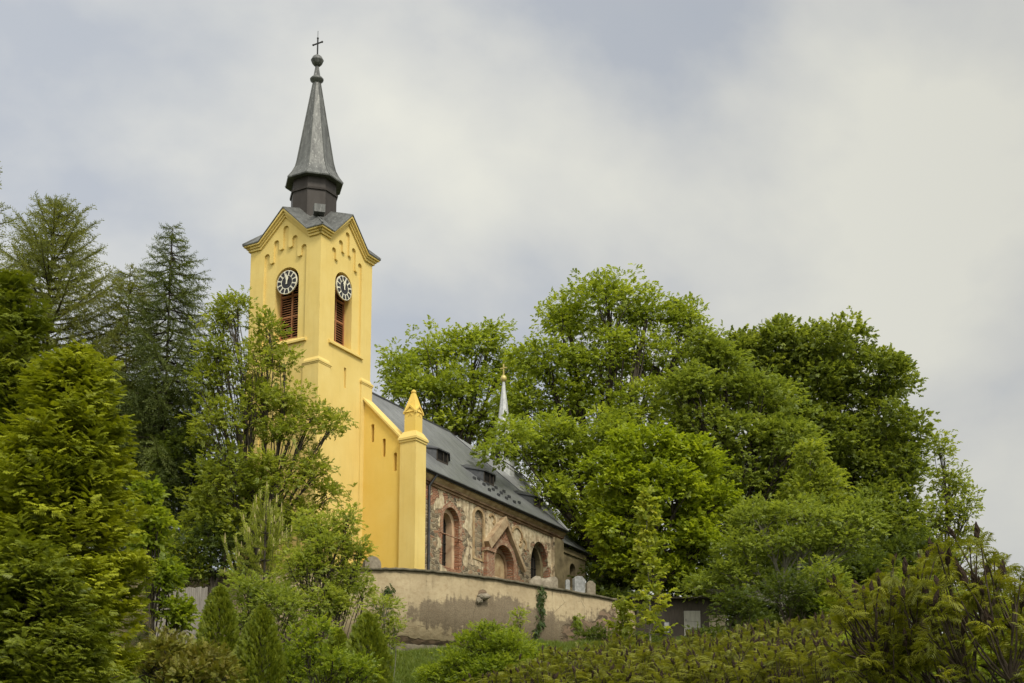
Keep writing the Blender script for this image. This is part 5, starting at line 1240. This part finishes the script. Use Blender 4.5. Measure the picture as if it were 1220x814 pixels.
# bright shrubs below the tower
crown_tree('shrub', 'bright pale green tall shrub with thin stems in front of the yellow church wall', 'shrub', 60,
  [(375, 630, 32, 24), (412, 622, 20, 20), (395, 655, 40, 28), (428, 660, 16, 24), (360, 680, 36, 28), (410, 692, 34, 26), (385, 720, 44, 26), (345, 715, 26, 24), (432, 705, 14, 20)],
  392, LM['shrub_bright'], 92, T_SMALL, .26, .7, .40, 11, .5, .05, limbs=26, inner=.6, multi=2)
crown_tree('shrub', 'grey green shrub between the young pine and the two small thujas', 'shrub', 57, [(300, 705, 30, 24), (335, 720, 30, 26), (290, 735, 26, 22), (345, 745, 26, 22)], 312, LM['apple'], 93, T_SMALL, .26, .7, .4, 10, .5, .04, limbs=18, multi=2)
hedge_thuja('thuja', 'small upright thuja to the left of its taller pointed neighbour, by the wooden fence', 'thuja', 46, 262, 697, 795, 27, LM['thuja_small'], 94, 5200, .19)
hedge_thuja('thuja', 'small pointed thuja between the left thuja and the bright shrubs, at the bottom edge', 'thuja', 43, 312, 720, 830, 29, LM['thuja_small'], 95, 5600, .18)
hedge_thuja('thuja', 'dark blunt thuja among leafy shrubs below the cream wall', 'thuja', 48, 437, 730, 814, 27, LM['thuja_small'], 96, 4800, .19)
hedge_thuja('thuja', 'dark half hidden thuja behind leafy twigs, second below the bright tall shrub', 'thuja', 50, 402, 748, 814, 22, LM['thuja_small'], 97, 3600, .18)
crown_tree('juniper_bush', 'low bronze brown spreading juniper at the bottom left below the fence', 'bush', 41, [(205, 780, 36, 26), (245, 790, 30, 22), (180, 795, 30, 24), (225, 810, 46, 26), (265, 805, 20, 18)], 222, LM['juniper'], 98, T_THUJA, .24, .8, .28, 9, .8, .05, limbs=20, multi=2, tipup=.5)
crown_tree('shrub', 'bright leafed low shrub at the bottom edge between two dark thujas', 'shrub', 44, [(365, 770, 26, 24), (390, 795, 30, 24), (350, 800, 24, 22), (420, 800, 26, 24), (380, 750, 16, 18)], 378, LM['shrub_mid'], 99, T_SMALL, .22, .8, .32, 10, .6, .04, limbs=20, multi=2, tipup=.4)
crown_tree('shrub', 'loose bright shrub with pale stems against the cream wall', 'shrub', 62, [(458, 722, 22, 16), (470, 745, 16, 16), (446, 742, 18, 18), (462, 765, 20, 16)], 458, LM['shrub_bright'], 100, T_SMALL, .24, .55, .36, 10, .5, .03, limbs=20, multi=2, bark='pale_bark')
crown_tree('shrub', 'round yellow green bush before the stained part of the cream wall', 'shrub', 56,
  [(575, 772, 32, 20), (610, 775, 34, 22), (545, 790, 26, 18), (590, 800, 50, 24), (640, 795, 30, 22), (560, 812, 40, 18), (520, 806, 24, 14), (582, 752, 18, 12)],
  590, LM['shrub_mid'], 101, T_SMALL, .22, .8, .40, 12, .5, .04, limbs=18, multi=2, tipup=.3)
crown_tree('shrub', 'small yellow green weed bush leaning on the wall below the stone spout', 'shrub', 72, [(618, 735, 9, 14), (610, 752, 14, 10), (600, 758, 14, 8)], 612, LM['shrub_bright'], 102, T_SMALL, .24, .6, .3, 9, .6, .03, limbs=10, multi=2)

# sumacs: forking bare stems, rosettes of drooping compound leaves, brown upright seed heads
head_bm = bmesh.new(); bmesh.ops.create_uvsphere(head_bm, u_segments=12, v_segments=14, radius=1.0)
hr = random.Random(9)
for v in head_bm.verts:
    z = v.co.z; k_ = (1 + hr.uniform(-.28, .34)) * (1.0 - .5 * max(0, z)) * (1.05 if abs(z) < .98 else .5); v.co = Vector((v.co.x * .40 * k_ + .05 * math.sin(z * 3), v.co.y * .40 * k_, z * .95 + hr.uniform(-.05, .05) + .6))
head_me = bpy.data.meshes.new('seed_head'); head_bm.to_mesh(head_me); head_bm.free(); head_me.materials.append(M['fruit'])
bud_me = head_me.copy(); bud_me.materials.clear(); bud_me.materials.append(M['bud'])
def sumac(name, label, root_pos, tips, mat, seed, leaf=.5, head=.16, stem_r=.035, nleaf=9, p_head=.8, group=None, starts=3, bud=0.0, slim=1.0, erect=0.0, hubpull=.55):
    rng = np.random.default_rng(seed); root = empty(name, root_pos, label, 'shrub', group); TB = Tubes(); LV = Leaves(); base = np.array(root_pos)
    tips = np.asarray(tips) - base
    P = []; X = []; U = []; S = []; T = []; nh = 0
    st = [np.array([rng.normal(0, .25), rng.normal(0, .25), -.15]) for _ in range(starts)]
    # hubs: forks shared by several tips
    nhub = max(2, len(tips) // 4); hubs = tips[rng.permutation(len(tips))[:nhub]] * np.array([hubpull, hubpull, 1]) ; hubs[:, 2] = hubs[:, 2] * rng.uniform(.45, .68, nhub)
    hc = []
    for h in hubs:
        s = st[rng.integers(starts)]; c_ = curve(s, h, rng, .16, 7, .0); TB.add(c_, np.linspace(stem_r * 1.5, stem_r, 7), 6); hc.append(c_)
    for t in tips:
        j = np.argmin(np.linalg.norm((hubs - t) * [1, 1, .4], axis=1)); c_ = curve(hubs[j], t, rng, .26, 7, -.10); TB.add(c_, np.linspace(stem_r, stem_r * .5, 7), 5)
        d = nrm(c_[-1] - c_[-2]); d = nrm(d + [0, 0, .9])
        a0 = rng.uniform(0, 6.28); tt = rng.normal(.5, .22); tl = rng.normal(0, .45, 3)
        for q in range(nleaf):
            a = a0 + q * 2.4; o = np.array([math.cos(a), math.sin(a), 0]); el_ = rng.uniform(.05, .75) + erect
            P.append(t - d * rng.uniform(.05, .8) * leaf); X.append(o * .9 + tl + np.array([0, 0, el_]) + rng.normal(0, .25, 3)); U.append(np.array([0, 0, 1.]) - o * .3 + rng.normal(0, .35, 3)); S.append(leaf * rng.uniform(.7, 1.15)); T.append(tt + rng.normal(0, .14))
        if rng.random() < p_head:
            o = bpy.data.objects.new('seed_head', bud_me if rng.random() < bud else head_me); COL.objects.link(o); o.parent = root; hs = head * rng.uniform(.75, 1.3)
            o.location = tuple(t + d * hs * .3); o.scale = (hs * .95 * slim, hs * .95 * slim, hs * 1.25); dd = d + rng.normal(0, .18, 3); o.rotation_euler = Vector(dd).to_track_quat('Z', 'Y').to_euler(); nh += 1
    LV.add(T_SUMAC, np.array(P), np.array(X), np.array(U), np.array(S), np.array(T))
    TB.build('stem', M['sumac_bark'], root); LV.build('crown', mat, root); LEAFCOUNT[0] += sum(len(q) for q in LV.Q)
    return root
# the tall sumac on the right
rng = np.random.default_rng(200)
top_line = lambda x: np.interp(x, [985, 1000, 1030, 1060, 1100, 1130, 1160, 1190, 1230], [712, 690, 690, 672, 655, 640, 636, 655, 668])
def region_tips(n, x0, x1, Y0, Y1, topf, ymax, seed, power=1.5):
    r = np.random.default_rng(seed); out = []
    for _ in range(n):
        x = r.uniform(x0, x1); y = topf(x) + (ymax - topf(x)) * r.random() ** power; out.append(at(x, y, r.uniform(Y0, Y1)))
    return np.array(out)
for sd, (x0, x1, Y0, Y1, ymax, bx_, n, lab) in enumerate([
   (990, 1110, 24.5, 27.5, 800, 1170, 150, 'tall spreading sumac with dark crooked stems and yellow green fronds, leaning left over the hedge'),
   (1100, 1235, 22, 25, 800, 1265, 130, 'tall sumac with many dark seed heads against the sky at the right edge')]):
    tips = region_tips(n, x0, x1, Y0, Y1, top_line, ymax, 210 + sd, 1.0); b = at(bx_, 800, (Y0 + Y1) / 2); b = (b[0], (Y0 + Y1) / 2, float(ground_z(b[0], (Y0 + Y1) / 2)))
    sumac('sumac_shrub', lab, b, tips, LM['sumac'], 220 + sd, leaf=.27, head=.115 if sd == 0 else .14, stem_r=.022, nleaf=8, p_head=.48, starts=5, bud=.006, slim=.85, erect=.0, hubpull=.72)
# low sumac hedge along the bottom: one plant, then copies with their own parts
hedge_top = lambda x: np.interp(x, [620, 660, 700, 740, 800, 850, 900, 960, 1010], [782, 772, 766, 760, 760, 752, 745, 735, 722])
protos = []
rng = np.random.default_rng(300)
spots = []
for row, (Yr, x0, x1, dy) in enumerate(((57, 655, 1030, 2), (47, 650, 1040, 0), (41, 640, 1040, 8), (35, 600, 1060, 18), (30, 560, 1060, 32))):
    xx = x0
    while xx < x1: spots.append((xx + rng.normal(0, 6), Yr + rng.normal(0, 1), dy)); xx += 38 + row * 6
def local_tips(seed, H, n=34, w=1.0):
    r = np.random.default_rng(seed); a = r.uniform(0, 6.28, n); q = r.random(n) ** .5 * w
    return np.stack([np.cos(a) * q, np.sin(a) * q, H - .5 * (q / w) ** 2 - 1.5 * r.random(n) ** 1.3], 1)
LABH = 'low olive green sumac with slim brown seed heads in the bottom hedge'
for i in range(4):
    protos.append(None)
def copy_tree(o):
    c_ = o.copy(); COL.objects.link(c_)
    for chd in o.children:
        d = chd.copy(); d.parent = c_; COL.objects.link(d)
    return c_
for i, (x, Yr, dy) in enumerate(spots):
    p = at(x, float(hedge_top(x)) + dy, Yr); gz = float(ground_z(p[0], Yr)); H = p[2] - gz
    j = i % 4
    if protos[j] is None:
        protos[j] = sumac('sumac_shrub', LABH, (p[0], Yr, gz), local_tips(310 + j, 3.2, 44) + np.array([p[0], Yr, gz]), LM['sumac_low'], 320 + j, leaf=.30, head=.105, stem_r=.014, nleaf=6, p_head=.95, group='low sumacs of the hedge', starts=5, slim=.70, erect=.45); o = protos[j]
    else: o = copy_tree(protos[j])
    o.location = (p[0], Yr, gz); o.rotation_euler = (0, 0, float(rng.uniform(0, 6.28))); s = H / 3.2; o.scale = (min(1.25, .75 + .3 * s), min(1.25, .75 + .3 * s), s)

# ivy and weeds on the cream wall
def ivy(label, pts, n, seed, sp=.16, mat='ivy'):
    rng = np.random.default_rng(seed); p0 = wall_pt(pts[0][0], pts[0][1], .05); root = empty('ivy', p0, label, 'ivy'); P = []; U = []; X = []
    TB = Tubes(); path = np.array([wall_pt(s, z, .03) for s, z in pts]) - p0; TB.add(path, .02, 4)
    for _ in range(n):
        t = rng.random() * (len(pts) - 1); i = int(t); f = t - i; s = pts[i][0] * (1 - f) + pts[i + 1][0] * f + rng.normal(0, sp); z = pts[i][1] * (1 - f) + pts[i + 1][1] * f + rng.normal(0, sp * .9)
        q = wall_pt(s, z, rng.uniform(.02, .22)); P.append(q - p0); w = wall_pt(s, z, 1) - wall_pt(s, z, 0); U.append(w + rng.normal(0, .45, 3)); X.append(np.array([rng.normal(0, .7), 0, -1]) + rng.normal(0, .3, 3))
    LV = Leaves(); P = np.array(P); LV.add(T_SMALL, P, np.array(X), np.array(U), .30 * rng.uniform(.6, 1.2, n), rng.normal(.5, .22, n)); TB.build('stem', M['bark'], root); LV.build('crown', LM[mat], root)
s_ = wall_s(643); ivy('dark ivy strand trailing down the cream wall from its coping', [(s_ + .1, ZW - .1), (s_, ZW - 1.0), (s_ + .1, ZW - 2.0), (s_ - .35, ZW - 2.7), (s_ - .3, ZW - 3.3)], 170, 401)
s_ = wall_s(687); ivy('small green fern tuft growing from the broken render of the wall', [(s_, ZW - 1.5), (s_ - .15, ZW - 1.9), (s_ + .2, ZW - 2.2)], 60, 402, .2, 'shrub_mid')
s_ = wall_s(462); ivy('small green weed rooted high in a crack of the cream wall', [(s_, ZW - 1.15), (s_ + .05, ZW - 1.5)], 36, 403, .13)
# grass along the foot of the wall
rng = np.random.default_rng(500); n = 26000
gx = rng.uniform(-20, 14, n); gy = rng.uniform(62, 80, n); P = np.stack([gx, gy, ground_z(gx, gy) - .02], 1)
LV = Leaves(); LV.add(T_GRASS, P, np.stack([np.cos(gx * 50), np.sin(gx * 50), 0 * gx], 1), np.tile([[0, 0, 1.]], (n, 1)) + rng.normal(0, .1, (n, 3)), .34 * rng.uniform(.6, 1.5, n) * (1 + .4 * np.sin(gx * 1.1) * np.sin(gy * .9)), rng.normal(.5, .22, n))
g = LV.build('grass', LM['grass'], None); tag(g, 'long green grass at the foot of the cream wall', 'grass', kind='stuff')
print('LEAVES', LEAFCOUNT[0])
